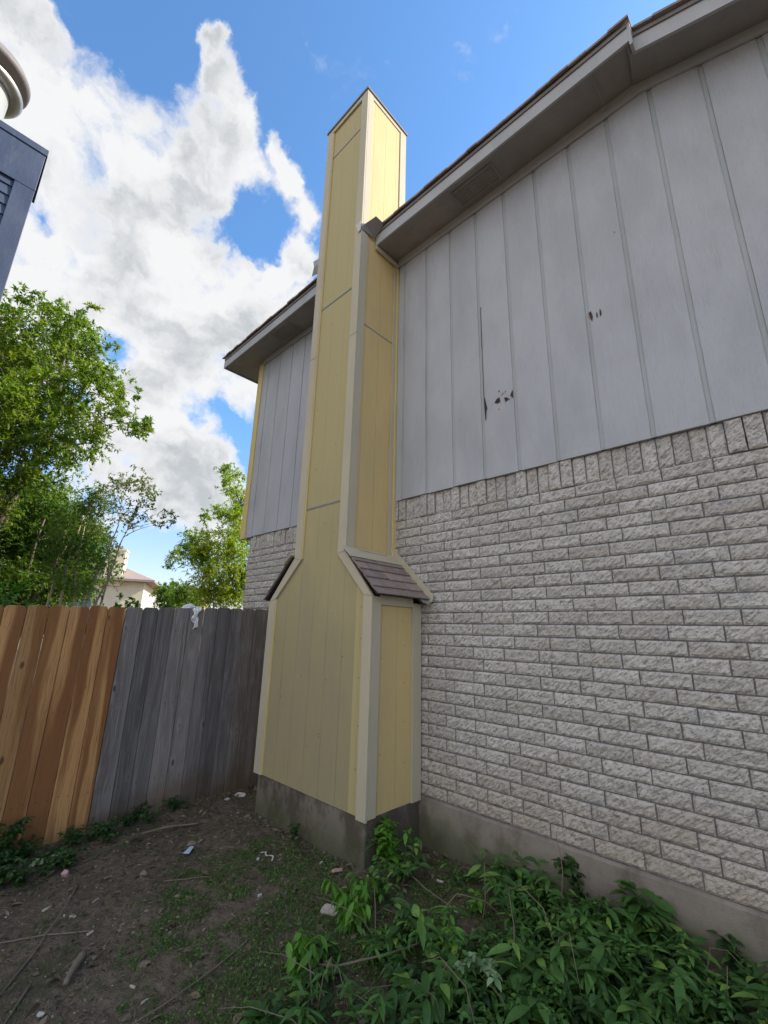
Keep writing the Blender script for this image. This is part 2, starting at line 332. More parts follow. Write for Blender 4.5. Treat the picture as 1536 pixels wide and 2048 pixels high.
def leafmat(name, ca, cb, cc, trans=0.35, rough=0.5):
    def fn(t, b, o):
        v = attr(t); p = t.pos()
        c = t.mix(t.mapr(v, 0.0, 0.55, smooth=False), ca, cb); c = t.mix(t.mapr(v, 0.6, 1.0, smooth=False), c, cc)
        c = t.mix(t.math('MULTIPLY', t.mapr(t.noise(p, 30, 3), 0.4, 0.7), 0.25), c, tuple(x * 0.6 for x in ca))
        t.put(b.inputs['Base Color'], c); b.inputs['Roughness'].default_value = rough
        tr = t.node('ShaderNodeBsdfTranslucent'); t.put(tr.inputs[0], t.mix(1.0, c, (1.3, 1.5, 0.5), 'MULTIPLY'))
        ms = t.node('ShaderNodeMixShader'); ms.inputs[0].default_value = trans
        t.l.new(b.outputs[0], ms.inputs[1]); t.l.new(tr.outputs[0], ms.inputs[2]); t.l.new(ms.outputs[0], o.inputs[0])
    return mat(name, fn)
M_leafbig = leafmat('ash leaves', (0.075, 0.14, 0.018), (0.15, 0.23, 0.026), (0.30, 0.33, 0.035), 0.45)
M_leafmid = leafmat('dark leaves', (0.05, 0.105, 0.016), (0.10, 0.18, 0.025), (0.20, 0.27, 0.035), 0.45)
M_leafthin = leafmat('crape myrtle leaves', (0.07, 0.11, 0.02), (0.12, 0.17, 0.03), (0.20, 0.17, 0.05), 0.5)
M_leafrt = leafmat('yellow green leaves', (0.13, 0.22, 0.025), (0.25, 0.34, 0.035), (0.50, 0.46, 0.04), 0.5)
M_leafweed = leafmat('weed leaves', (0.038, 0.10, 0.022), (0.075, 0.17, 0.038), (0.20, 0.33, 0.06), 0.2)
M_leafbright = leafmat('bright weed leaves', (0.07, 0.19, 0.02), (0.11, 0.26, 0.03), (0.15, 0.32, 0.04), 0.3)
M_leafbright2 = leafmat('mid green weed leaves', (0.045, 0.12, 0.025), (0.075, 0.17, 0.035), (0.12, 0.24, 0.05), 0.25)
M_leafpale = leafmat('pale leaves', (0.13, 0.22, 0.10), (0.20, 0.30, 0.15), (0.28, 0.38, 0.2), 0.2)
M_leafshade = leafmat('shade leaves', (0.022, 0.055, 0.016), (0.036, 0.085, 0.022), (0.07, 0.14, 0.03), 0.2)
M_grass = leafmat('grass', (0.048, 0.098, 0.022), (0.085, 0.155, 0.032), (0.20, 0.20, 0.085), 0.25)
M_litter = leafmat('dead leaves', (0.075, 0.052, 0.032), (0.13, 0.10, 0.062), (0.26, 0.215, 0.145), 0.05, 0.9)
M_bark = painted('bark', (0.16, 0.125, 0.09), (0.11, 0.09, 0.07), grime=0.4, gcol=(0.04, 0.035, 0.03), grain=(40, 40, 6), bd=0.006)
M_barkpale = painted('pale smooth bark', (0.42, 0.32, 0.22), (0.34, 0.26, 0.18), grime=0.3, gcol=(0.16, 0.12, 0.09), grain=(20, 20, 4))
M_twig = painted('dry twig', (0.20, 0.155, 0.11), (0.15, 0.115, 0.085), grime=0.3, gcol=(0.06, 0.05, 0.04))
M_greenstem = painted('green stem', (0.07, 0.12, 0.03), (0.09, 0.10, 0.04), grime=0.1)
M_pinkbrick = painted('pink masonry', (0.42, 0.27, 0.22), (0.36, 0.24, 0.2), grime=0.3, gcol=(0.15, 0.12, 0.1), grain=(30, 30, 30), bd=0.004)
M_rubble = painted('crumbly plaster', (0.50, 0.43, 0.40), (0.38, 0.33, 0.30), grime=0.5, gcol=(0.15, 0.12, 0.10), grain=(8, 8, 8), bd=0.006)
M_bluewhite = painted('pale blue plastic', (0.50, 0.58, 0.72), (0.46, 0.54, 0.68), rough=0.4, grime=0.1)
M_red = painted('faded red wrapper', (0.50, 0.16, 0.15), (0.55, 0.42, 0.42), rough=0.5, grime=0.1, grain=(30, 30, 30))
M_chip = painted('cut wood chip', (0.42, 0.37, 0.27), (0.36, 0.32, 0.25), grime=0.2, gcol=(0.2, 0.15, 0.1))
M_steel = painted('galvanised steel cap', (0.42, 0.40, 0.37), (0.34, 0.32, 0.30), rough=0.4, grime=0.3, gcol=(0.14, 0.11, 0.08))
for mm in (M_steel,): mm.node_tree.nodes['Principled BSDF'].inputs['Metallic'].default_value = 0.6
# ------------------------------------------------------------------ ground
def gz(x, y): return -0.33 + 0.015 * max(-1.5, min(x - 0.5, 4)) + 0.035 * max(-3, min(0, y + 0.6))
def gn(x, y): return gz(x, y) + 0.022 * noise.fractal(Vector((x * 1.6, y * 1.6, 3.1)), 1.0, 2.0, 4)
def axis_pts(lo, hi, step, far):
    a = list(np.arange(lo, hi + 1e-6, step)); d = step; x = hi; up = []
    while x < far: d *= 1.35; x += d; up.append(x)
    d = step; x = lo; dn = []
    while x > -far: d *= 1.35; x -= d; dn.append(x)
    return dn[::-1] + a + up
gx = axis_pts(-1.6, 4.6, 0.035, 700); gy = axis_pts(-3.6, 0.4, 0.035, 700)
V = [(x, y, gn(x, y) + (0.006 * noise.noise(Vector((x * 14, y * 14, 0))) if -2 < x < 5 and -4 < y < 1 else 0)) for y in gy for x in gx]
nx = len(gx); F = np.array([(j * nx + i, j * nx + i + 1, (j + 1) * nx + i + 1, (j + 1) * nx + i) for j in range(len(gy) - 1) for i in range(nx - 1)])
ground = raw('ground', V, F, np.full(len(F), 0.5), M_soil, smooth=True); tag(ground, kind='structure')

# ------------------------------------------------------------------ house
PITCH, BP, SP = 0.0905, 0.2755, 0.0915
house = empty('house', (1.5, 3.0, -0.5), 'grey two storey house with vertical siding over split face brick and a yellow unpainted chimney', 'house')
def brick(mb, x0, x1, z0, z1, proud, fine, seed, val):
    w_, h_ = x1 - x0, z1 - z0
    nx = max(2, int(w_ / (0.0135 if fine else 0.07))); nz = max(2, int(h_ / (0.0125 if fine else 0.05)))
    vs = []; tilt = random.uniform(-0.0035, 0.0035)
    for j in range(nz + 1):
        for i in range(nx + 1):
            u, v = i / nx, j / nz; x = x0 + w_ * u; z = z0 + h_ * v
            e = min(u * w_, (1 - u) * w_, v * h_, (1 - v) * h_)
            d = 0.0 if e < 1e-6 else 0.009
            a, b = x * 0.62 + z * 0.79, -x * 0.79 + z * 0.62
            d += (0.012 * noise.fractal(Vector((a * 17, b * 42, seed * 3.7)), 0.8, 2.1, 3)) if e > 1e-6 else 0.0015 * noise.noise(Vector((x * 40, z * 40, seed)))
            ex = 0.0022 * noise.noise(Vector((x * 25, z * 25, seed + 9))) if e < 1e-6 else 0
            vs.append((x + ex, 0.004 - d - proud + tilt * (u - .5), z + ex))
    fs = [(j * (nx + 1) + i, j * (nx + 1) + i + 1, (j + 1) * (nx + 1) + i + 1, (j + 1) * (nx + 1) + i) for j in range(nz) for i in range(nx)]
    n0 = len(vs)
    rim = [i for i in range(nx + 1)] + [(j) * (nx + 1) + nx for j in range(1, nz + 1)] + [nz * (nx + 1) + i for i in range(nx - 1, -1, -1)] + [j * (nx + 1) for j in range(nz - 1, 0, -1)]
    for k in rim: vs.append((vs[k][0], 0.03, vs[k][2]))
    m = len(rim)
    for k in range(m): fs.append((rim[k], n0 + k, n0 + (k + 1) % m, rim[(k + 1) % m]))
    mb.add(vs, fs, val)
bw = MB()
def rows(xa, xb, left=False):
    for k in range(26):
        z0 = 0.031 + PITCH * k; off = 1.746 if k % 2 == 0 else 1.56
        n = math.floor((xa - off) / BP); x = off + n * BP
        while x < xb:
            a = max(xa, x + random.uniform(0.0035, 0.0055)); b = min(xb, x + BP - random.uniform(0.0035, 0.0055)); dz = random.uniform(-0.0012, 0.0012)
            if b - a > 0.015:
                fine = (a < 4.1 and not left)
                brick(bw, a, b, z0 + 0.0045 + dz, z0 + PITCH - 0.0045 + dz, random.uniform(0, 0.004), fine or (left and z0 > 1.1), k * 31 + int(x * 10), random.random())
            x += BP
    x = 1.103 - SP * 40
    while x < xb:
        a, b = max(xa, x + 0.004), min(xb, x + SP - 0.004)
        if b - a > 0.02: brick(bw, a, b, 2.384 + random.uniform(-0.002, 0.002) - (0.004 if random.random() < 0.3 else 0), 2.596, random.choice([0.0, 0.004, 0.013, 0.004, 0.018]), a < 4.1, int(x * 50), random.random())
        x += SP
rows(1.12, 7.4); rows(-1.745, 0.42, True)
bw.box(-1.74, 7.395, 0.0068, 0.06, 0.0, 2.6, -1.0)
obj('brick_wall', bw, M_brick, house, 'wall of light grey split face brick with darker mortar and an upright course on top', fix=False)
fd = MB(); fx = list(np.arange(-1.74, 7.4, 0.08)); vs = []
for x in fx: vs += [(x, -0.016 + 0.004 * noise.noise(Vector((x * 3, 1, 0))), 0.012 + 0.007 * noise.noise(Vector((x * 2.2, 0, 0)))), (x, -0.016 + 0.006 * noise.noise(Vector((x * 3, 5, 0))), -0.30), (x, -0.016, -0.9), (x, 0.3, -0.9), (x, 0.3, 0.012), (x, 0.004, 0.026 + 0.005 * noise.noise(Vector((x * 2.2, 0, 0))))]
fs = [(i * 6 + a, i * 6 + (a + 1) % 6, (i + 1) * 6 + (a + 1) % 6, (i + 1) * 6 + a) for i in range(len(fx) - 1) for a in range(6)] + [tuple(range(6)), tuple(range(len(fx) * 6 - 1, len(fx) * 6 - 7, -1))]
obj('foundation', fd.add(vs, fs), M_conc, house, 'exposed concrete footing below the bricks')
# upper wall: vertical panels with recessed channels
def topz(x): return 5.56 if x < 3.753 else 5.56 - 0.35 * (x - 3.753)
def siding(xs, x0, x1, z0, name, wd=0.032):
    mb = MB(); edges = [x0]
    for g in xs:
        if x0 + 0.02 < g - wd and g < x1 - 0.02: edges += [g - wd, g]
    edges.append(x1)
    for i in range(0, len(edges) - 1, 2):
        a, b = edges[i], edges[i + 1]; n = max(1, int((b - a) / 0.05)); m = 26
        dz0 = random.uniform(-0.004, 0.002)
        vs = []; ysd = -0.034 - random.uniform(0, 0.0015)
        for j in range(m + 1):
            for k in range(n + 1):
                x = a + (b - a) * k / n; z = z0 + dz0 + (topz(x) - z0 - dz0) * j / m
                e = k in (0, n)
                vs.append((x + (0.0012 * noise.noise(Vector((x * 5, z * 7, 2))) if e else 0), ysd - 0.0035 * noise.noise(Vector((x * 2.2, z * 1.3, 7))) + (0.002 if e else 0), z))
        fs = [(j * (n + 1) + k, j * (n + 1) + k + 1, (j + 1) * (n + 1) + k + 1, (j + 1) * (n + 1) + k) for j in range(m) for k in range(n)]
        n0 = len(vs); rim = [k for k in range(n + 1)] + [j * (n + 1) + n for j in range(1, m + 1)] + [m * (n + 1) + k for k in range(n - 1, -1, -1)] + [j * (n + 1) for j in range(m - 1, 0, -1)]
        for k in rim: vs.append((vs[k][0], -0.002, vs[k][2]))
        for k in range(len(rim)): fs.append((rim[k], n0 + k, n0 + (k + 1) % len(rim), rim[(k + 1) % len(rim)]))
        mb.add(vs, fs)
    xs_ = [x0 + 0.003, min(3.753, x1 - 0.003)] + ([x1 - 0.003] if x1 > 3.753 else [])
    poly = [(x0 + 0.003, z0 + 0.004), (x1 - 0.003, z0 + 0.004)] + [(x, topz(x) - 0.002) for x in reversed(xs_)]
    o = obj(name, mb, M_grey, house)
    bk = MB().prism(poly, -0.008, 0.0, 'y'); obj('seam_backing', bk, M_dark, o)
    for i in range(1, len(edges) - 1, 2):
        a, b = edges[i] + .0004, edges[i + 1] - (.0013 if wd > .02 else .006); zb = z0 + .003
        bk = MB().prism([(a, zb), (b, zb), (b, topz(b) - .003), (a, topz(a) - .003)], -0.0255, -0.0085, 'y'); obj('batten_channel', bk, M_channel, o)
    return o
siding([3.183 + 0.3178 * k for k in range(-7, 13)], 1.168, 7.4, 2.596, 'siding').__setitem__('label', 'long grey painted wood siding right of the chimney with chipped rot holes')
siding([-1.651, -1.33, -0.998, -0.684, -0.366, -0.05, 0.27], -1.822, 0.40, 2.596, 'siding', 0.012).__setitem__('label', 'narrow grey painted siding left of the chimney')
# frieze board under the soffit
fz = MB()
fz.prism([(1.168, 5.507), (3.753, 5.507), (7.4, 5.507 - 0.35 * 3.647), (7.4, 5.65 - 0.35 * 3.647), (3.70, 5.645), (1.168, 5.625)], -0.058, -0.0385, 'y')
obj('frieze_board', fz, M_greytrim, house)
fz = MB().box(-1.84, 0.40, -0.058, -0.0385, 5.515, 5.625); obj('frieze_board', fz, M_greytrim, house)
ct = MB().box(-1.955, -1.826, -0.05, -0.001, 2.585, 5.56); obj('corner_trim', ct, M_trimedge, house, 'unpainted yellow corner board at the far left edge of the siding', bevel=0.002)
# body behind
bd = MB().box(-1.74, 7.39, 0.062, 6.0, -0.6, 2.6).prism([(-1.93, 2.602), (7.39, 2.602), (7.39, 4.3), (3.75, 5.57), (-1.93, 5.57)], 0.002, 6.0, 'y')
obj('rear_wall', bd, M_greytrim, house)
# soffits
EO = -0.43
sf = MB(); sf.add([(-2.42, EO, 5.553), (0.3855, EO, 5.553), (0.3855, 0.0, 5.605), (-1.955, 0.0, 5.605), (-2.42, 6, 5.553), (-1.955, 6, 5.605)], [(0, 3, 2, 1), (0, 4, 5, 3)])
s1 = obj('soffit', sf, M_soffit, house, 'dark eave underside left of the chimney', fix=False)
sf = MB(); sf.add([(1.151, EO, 5.553), (3.76, EO, 5.553), (3.705, 0.0, 5.635), (1.151, 0.0, 5.605)], [(0, 3, 2, 1)]); 
sf.box(3.50, 3.506, EO + 0.01, -0.06, 5.558, 5.566)
s2 = obj('soffit', sf, M_soffit, house, 'dark eave underside over the wide siding', fix=False)
RK = 0.39
sf = MB(); sf.add([(3.76, -0.36, 5.515), (7.5, -0.36, 5.515 - 0.405 * 3.74), (7.5, 0.0, 5.635 - 0.36 * 3.79), (3.705, 0.0, 5.635), (3.76, EO, 5.515), ], [(0, 3, 2, 1), (0, 4, 3)])
obj('soffit', sf, M_soffit, house, 'dark underside of the sloping eave at the upper right', fix=False)
for par, x0, x1 in ((s1, -1.10, -0.71), (s2, 2.14, 2.57)):
    v = MB(); a = 0.0
    def sz(y): return 5.553 + (y - EO) * 0.121
    for k in range(3):
        xa = x0 + (x1 - x0) * k / 3 + 0.01; xb = x0 + (x1 - x0) * (k + 1) / 3 - 0.01
        for j in range(6):
            y0 = -0.325 + j * 0.029; v.box(xa, xb, y0, y0 + 0.012, sz(y0) - 0.008, sz(y0) - 0.003)
    for (xa, xb, ya, yb) in ((x0 - .01, x1 + .01, -0.34, -0.332), (x0 - .01, x1 + .01, -0.145, -0.137), (x0 - .01, x0, -0.331, -0.146), (x1, x1 + .01, -0.331, -0.146)): v.box(xa, xb, ya, yb, sz(ya) - 0.011, sz(ya) - 0.001)
    obj('vent', v, M_soffit, par)
# fascias with drip strip
def fascia(pa, pb, name, label, h=0.135, th=0.02):
    """pa, pb: outer bottom edge points on a plane y = const (front eave)"""
    mb = MB(); (xa, ya, za), (xb, yb, zb) = pa, pb
    mb.add([(xa, ya, za), (xb, yb, zb), (xb, yb, zb + h), (xa, ya, za + h), (xa, ya + th, za), (xb, yb + th, zb), (xb, yb + th, zb + h), (xa, ya + th, za + h)], [(0, 1, 2, 3), (5, 4, 7, 6), (0, 4, 5, 1), (3, 2, 6, 7), (0, 3, 7, 4), (1, 5, 6, 2)])
    o = obj(name, mb, M_greytrim, house, label)
    mb = MB(); g = 0.012; e = 0.038; q = 0.0015
    mb.add([(xa, ya - g, za + h + q), (xb, yb - g, zb + h + q), (xb, yb - g, zb + h + e), (xa, ya - g, za + h + e), (xa, ya + th, za + h + q), (xb, yb + th, zb + h + q), (xb, yb + th, zb + h + e), (xa, ya + th, za + h + e)], [(0, 1, 2, 3), (5, 4, 7, 6), (0, 4, 5, 1), (3, 2, 6, 7), (0, 3, 7, 4), (1, 5, 6, 2)])
    obj('drip_edge', mb, M_capmetal, o); return o
fascia((1.152, EO, 5.545), (3.775, EO, 5.545), 'fascia', 'long grey fascia board right of the chimney')
fascia((-2.45, EO, 5.545), (0.384, EO, 5.545), 'fascia', 'grey fascia board left of the chimney')
fascia((3.78, -0.36, 5.510), (7.5, -0.36, 5.510 - 0.405 * 3.72), 'fascia', 'sloping grey fascia board at the upper right', h=0.145)
mb = MB().box(3.7755, 3.795, EO, -0.362, 5.50, 5.725); obj('fascia_return', mb, M_greytrim, house)
mb = MB().box(-2.47, -2.452, EO, 6, 5.545, 5.68); obj('fascia', mb, M_greytrim, house, 'grey fascia board on the far left side of the eave')
mb = MB().box(1.1515, 1.170, EO + 0.002, -0.054, 5.49, 5.545); obj('soffit_trim', mb, M_trim, house, 'small trim strip under the eave against the chimney')
# roof
rf = MB(); zt = 5.722
rf.add([(-2.49, EO - 0.03, zt), (0.383, EO - 0.03, zt), (0.383, 2.8, zt + 1.26), (2.0, 2.8, zt + 1.26), (-2.49, 6.2, zt), (-2.49, EO - 0.03, zt + 0.02), (0.383, EO - 0.03, zt + 0.02)], [(0, 1, 6, 5), (5, 6, 2), (5, 2, 4)])
rf.add([(1.152, EO - 0.03, zt), (3.80, EO - 0.03, zt), (3.80, EO - 0.03, zt + 0.02), (1.152, EO - 0.03, zt + 0.02), (1.152, 2.8, zt + 1.26), (3.80, 2.8, zt + 1.26)], [(0, 1, 2, 3), (3, 2, 5, 4)])
rf.add([(0.383, 0.06, zt + 0.22), (1.152, 0.06, zt + 0.22), (1.152, 2.8, zt + 1.26), (0.383, 2.8, zt + 1.26)], [(0, 1, 2, 3)])
rf.add([(3.80, -0.39, 5.715), (7.6, -0.39, 5.715 - 0.405 * 3.8), (7.6, 6.2, 5.715 - 0.405 * 3.8), (3.80, 6.2, 5.715), (3.80, EO - .03, zt), (3.80, 2.8, zt + 1.26)], [(0, 1, 2, 3), (0, 5, 3)])
rf.add([(-2.49, 6.2, zt), (3.8, 6.2, zt), (3.8, 2.8, zt + 1.26), (0.383, 2.8, zt + 1.26)], [(0, 1, 2, 3)])
# shingle butts along the eave edges
def butts(xa, xb, y, zf, sl):
    x = xa
    while x < xb:
        w_ = min(random.uniform(0.10, 0.17), xb - x); z = zf(x) + random.uniform(-0.002, 0.004); dy = random.uniform(0.0, 0.012)
        z2 = zf(x + w_) + random.uniform(-0.002, 0.003)
        rf.add([(x, y - dy, z), (x + w_, y - dy, z2), (x + w_, y - dy, z2 + 0.022), (x, y - dy, z + 0.022), (x, y + .2, z + sl * .2), (x + w_, y + .2, z2 + sl * .2), (x + w_, y + .2, z2 + .022 + sl * .2), (x, y + .2, z + .022 + sl * .2)], [(0, 1, 2, 3), (0, 4, 5, 1), (3, 2, 6, 7), (0, 3, 7, 4), (1, 5, 6, 2)], random.random()); x += w_ + 0.002
butts(1.155, 3.80, EO - 0.035, lambda x: zt + 0.003, 0.4); butts(-2.50, 0.38, EO - 0.035, lambda x: zt + 0.003, 0.4); butts(3.81, 7.5, -0.395, lambda x: 5.698 - 0.405 * (x - 3.78) + 0.003, 0.0)
obj('roof', rf, M_shingle, house, fix=False)
# rot damage on the siding
def blotch(mb, cx, cz, w_, h_, n=9, y=-0.0395):
    pts = []
    for k in range(n):
        t = 2 * math.pi * k / n; r = random.uniform(0.55, 1.0); pts.append((cx + w_ * r * math.cos(t), cz + h_ * r * math.sin(t)))
    mb.prism(pts, y, y + 0.003, 'y')
Y = -0.0395
def rot(poly, label=None, nm='rot_hole'): obj(nm, MB().prism(poly, Y, Y + .003, 'y'), M_rot, house, label)
def spot(cx, cz, w_, h_, n=7): rot([(cx + w_ * random.uniform(.55, 1) * math.cos(2 * math.pi * k / n), cz + h_ * random.uniform(.55, 1) * math.sin(2 * math.pi * k / n)) for k in range(n)])
rot([(2.232, 3.38), (2.240, 3.36), (2.262, 3.25), (2.252, 3.225), (2.246, 3.14), (2.240, 3.14), (2.236, 3.24)], 'tall dark rot hole on the split seam')
rot([(2.337, 3.275), (2.36, 3.305), (2.385, 3.31), (2.392, 3.268), (2.365, 3.258)]); rot([(2.43, 3.29), (2.452, 3.285), (2.475, 3.265), (2.442, 3.245)]); rot([(2.487, 3.29), (2.512, 3.335), (2.514, 3.255)])
for cx, cz, a, b in ((2.385, 3.37, .006, .012), (2.42, 3.335, .005, .009), (2.405, 3.325, .004, .007), (2.375, 3.2, .006, .006), (2.445, 3.345, .003, .013), (2.478, 3.255, .006, .004), (2.31, 3.27, .003, .003)): spot(cx, cz, a, b)
lft = []; rgt = []
for z in np.arange(3.385, 4.35, 0.05): lft.append((2.2315 + random.uniform(-.001, .001), z)); rgt.append((2.2345 + random.uniform(0, .0025), z))
rot(lft + rgt[::-1], 'thin dark split running up the siding seam', 'split_seam')
rot([(3.178, 3.74), (3.196, 3.75), (3.205, 3.70), (3.198, 3.655), (3.186, 3.69)], 'largest of three small rot marks higher on the siding'); spot(3.236, 3.69, .006, .032, 8); spot(3.262, 3.70, .007, .045, 9); spot(3.43, 4.35, .004, .006)

# ------------------------------------------------------------------ chimney (part of the house) and its sub-parts
YF = -0.654; XL, XR = 0.385, 1.151; HT = 7.80
core = MB(); yc = -0.61
core.prism([(0.02, 0.0), (1.472, 0.0), (1.472, 1.57), (1.135, 1.96), (0.40, 1.96), (0.02, 1.58)], yc, -0.001, 'y')
core.prism([(0.403, 1.9601), (1.133, 1.9601), (1.133, HT), (0.403, HT)], yc, 0.06, 'y')
chim = obj('chimney', core, M_dark, house, 'tall yellow primed chimney chase with wide stepped base and shingled shoulders')
def ch(name, mb, m, label=None, **kw): return obj(name, mb, m, chim, label, **kw)
yp0, yp1 = -0.631, -0.6101
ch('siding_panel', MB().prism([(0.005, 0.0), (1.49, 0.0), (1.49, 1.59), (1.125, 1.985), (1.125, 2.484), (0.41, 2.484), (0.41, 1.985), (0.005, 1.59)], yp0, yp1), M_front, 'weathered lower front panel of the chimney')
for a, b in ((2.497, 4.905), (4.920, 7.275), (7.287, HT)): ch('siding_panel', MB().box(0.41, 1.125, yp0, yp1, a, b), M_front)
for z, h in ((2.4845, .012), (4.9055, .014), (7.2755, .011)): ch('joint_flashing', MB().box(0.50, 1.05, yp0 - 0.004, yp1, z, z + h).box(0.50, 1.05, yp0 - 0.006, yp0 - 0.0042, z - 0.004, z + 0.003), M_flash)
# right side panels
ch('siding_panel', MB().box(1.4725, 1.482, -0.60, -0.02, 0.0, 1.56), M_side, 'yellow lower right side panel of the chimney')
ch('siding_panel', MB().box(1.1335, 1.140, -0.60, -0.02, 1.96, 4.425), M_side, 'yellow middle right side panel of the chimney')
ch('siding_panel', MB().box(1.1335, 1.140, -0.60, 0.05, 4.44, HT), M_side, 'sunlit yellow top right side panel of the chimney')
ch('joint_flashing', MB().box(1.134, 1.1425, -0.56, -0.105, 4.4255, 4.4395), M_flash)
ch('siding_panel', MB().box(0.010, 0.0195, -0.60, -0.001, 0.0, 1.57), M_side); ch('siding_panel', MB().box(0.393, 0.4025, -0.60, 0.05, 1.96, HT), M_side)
# trims, front
def trim(mb, label=None, m=None, nm='corner_trim'): return ch(nm, mb, m or M_trim, label, bevel=0.0025)
TW = 0.098
trim(MB().prism([(-0.012, 0.0), (TW, 0.0), (TW, 1.603), (-0.012, 1.575)], YF, yp0 - .0005))
trim(MB().prism([(1.403, -0.012), (1.506, -0.012), (1.506, 1.585), (1.403, 1.598)], YF, yp0 - .0005), 'grey weathered corner board at the front right base of the chimney')
trim(MB().prism([(-0.012, 1.577), (TW, 1.605), (0.486, 1.966), (0.375, 1.995)], YF, yp0 - .0005), nm='sloped_trim')
trim(MB().prism([(1.403, 1.600), (1.506, 1.587), (1.151, 1.992), (1.040, 1.975)], YF, yp0 - .0005), nm='sloped_trim')
for a, b in ((1.997, 4.275), (4.279, HT)):
    trim(MB().prism([(XL - .01, a), (0.486, a - (.029 if a < 2 else 0)), (0.486, b), (XL - .01, b)], YF, yp0 - .0005))
for a, b in ((1.994, 4.262), (4.266, HT)):
    trim(MB().prism([(1.042, a - (.017 if a < 2 else 0)), (XR, a), (XR, b), (1.042, b)], YF, yp0 - .0005))
trim(MB().box(0.4865, 1.0415, YF, yp0 - .0005, 7.735, HT), nm='top_trim')
# thin yellow inner edges
ed = MB().box(TW + .0005, TW + .013, YF + .006, yp0 - .0005, 0.0, 1.60).box(0.4865, 0.499, YF + .006, yp0 - .0005, 1.98, 7.734); ch('inner_strip', ed, M_trimedge)
# trims, right side
trim(MB().box(1.4825, 1.5055, yp0 + .0005, -0.543, 0.0, 1.585)); trim(MB().box(1.4825, 1.5045, -0.137, -0.022, 0.0, 1.555)); trim(MB().box(1.4825, 1.5035, -0.5425, -0.1375, 1.52, 1.60), nm='top_trim')
trim(MB().box(1.1405, 1.1510, yp0 + .0005, -0.552, 2.01, HT)); trim(MB().box(1.1405, 1.1505, -0.105, -0.056, 1.95, 5.49), 'tan edge board where the chimney meets the grey siding')
trim(MB().box(1.1405, 1.162, -0.055, -0.001, 1.93, 5.49), m=M_trimedge, nm='edge_strip')
trim(MB().box(1.1405, 1.1505, -0.045, 0.066, 5.8, HT)); trim(MB().box(1.1405, 1.1500, -0.5515, -0.0455, 7.735, HT), nm='top_trim')
trim(MB().box(0.3755, 0.3925, yp0 + .0005, -0.55, 2.01, HT)); trim(MB().box(-0.0115, 0.0095, yp0 + .0005, -0.55, 0.0, 1.58))
ch('cap', MB().prism([(0.362, YF - .014), (1.165, YF - .014), (1.165, 0.08), (0.362, 0.08)], HT + .001, HT + .03, 'z'), M_capmetal, 'thin dark cap sheet on the chimney top', bevel=0.002)
# shoulder roofs
def shoulder(sgn, nm_label):
    # slope from inner top (xi, 1.965) to outer eave (xo, 1.575)
    xi, xo = (1.153, 1.575) if sgn > 0 else (0.372, -0.055)
    zi, zo = 2.000, 1.592
    mb = MB(); d = Vector((xo - xi, zo - zi)); L = d.length; d.normalize(); nrm = Vector((-d.y, d.x)) if sgn > 0 else Vector((d.y, -d.x))
    if nrm.y < 0: nrm = -nrm
    def P(s, h): return (xi + d.x * s + nrm.x * h, zi + d.y * s + nrm.y * h)
    ul = MB().prism([P(0, 0), P(L, 0), P(L, 0.012), P(0, 0.012)], -0.672, -0.004, 'y', 0.2); obj('roof_underlay', ul, M_dark, chim)
    rows_ = [(0.12, 0.185), (0.18, 0.29), (0.285, 0.40), (0.395, 0.515), (0.51, L + 0.018)]
    for k, (a, b) in enumerate(rows_):
        y = -0.684 + random.uniform(-.004, .004) - (0.11 if k % 2 else 0.0) * 0
        seams = [(-0.39,), (-0.56, -0.24), (-0.41, -0.13), (-0.55, -0.22), (-0.33,)][k]
        ys = [-0.686 + random.uniform(-.003, .003)] + list(seams) + [-0.036]
        for i in range(len(ys) - 1):
            q = random.random(); e = random.uniform(-.004, .004)
            mb.prism([P(a - .03, 0.013), P(b + e, 0.024), P(b + e, 0.034), P(a - .03, 0.019)], ys[i] + .003, ys[i + 1] - .003, 'y', q)
    o = ch('shoulder_roof', mb, M_shingle, nm_label)
    fl = MB().prism([P(-0.02, 0.0165), P(0.135, 0.030), P(0.135, 0.033), P(-0.02, 0.026)], -0.70, -0.036, 'y')
    fl.prism([P(-0.02, 0.0265), P(0.012, 0.0295), P(0.012, 0.0325), P(-0.02, 0.0295)], -0.5, -0.14, 'y')
    obj('top_flashing', fl, M_trim, chim)
    wf = MB().prism([P(-0.05, -0.03), P(L + 0.03, -0.03), P(L + 0.055, 0.03), P(L + 0.025, 0.075), P(-0.05, 0.075)], -0.0355, -0.0175, 'y')
    obj('wall_flashing', wf, M_trim, chim, 'pale board closing the shingled shoulder against the bricks', bevel=.002)
    return o, P, L
sr, P, L = shoulder(1, 'small roof of reddish brown shingles on the right shoulder of the chimney')
fl = MB().add([(P(L - .02, .012)[0], -0.15, P(L - .02, .012)[1]), (P(L + .05, .004)[0], -0.13, P(L + .05, .004)[1] + .004), (P(L + .055, -.002)[0], -0.03, P(L + .05, .004)[1] - .012), (P(L - .02, .012)[0], -0.03, P(L - .02, .012)[1])], [(0, 1, 2, 3)])
m_ = obj('bent_flashing', fl, M_metal, chim, 'bent pale metal tip under the lower corner of the shingles', fix=False); sm = m_.modifiers.new('solid', 'SOLIDIFY'); sm.thickness = .003
shoulder(-1, 'dark shingle edge on the left shoulder of the chimney')
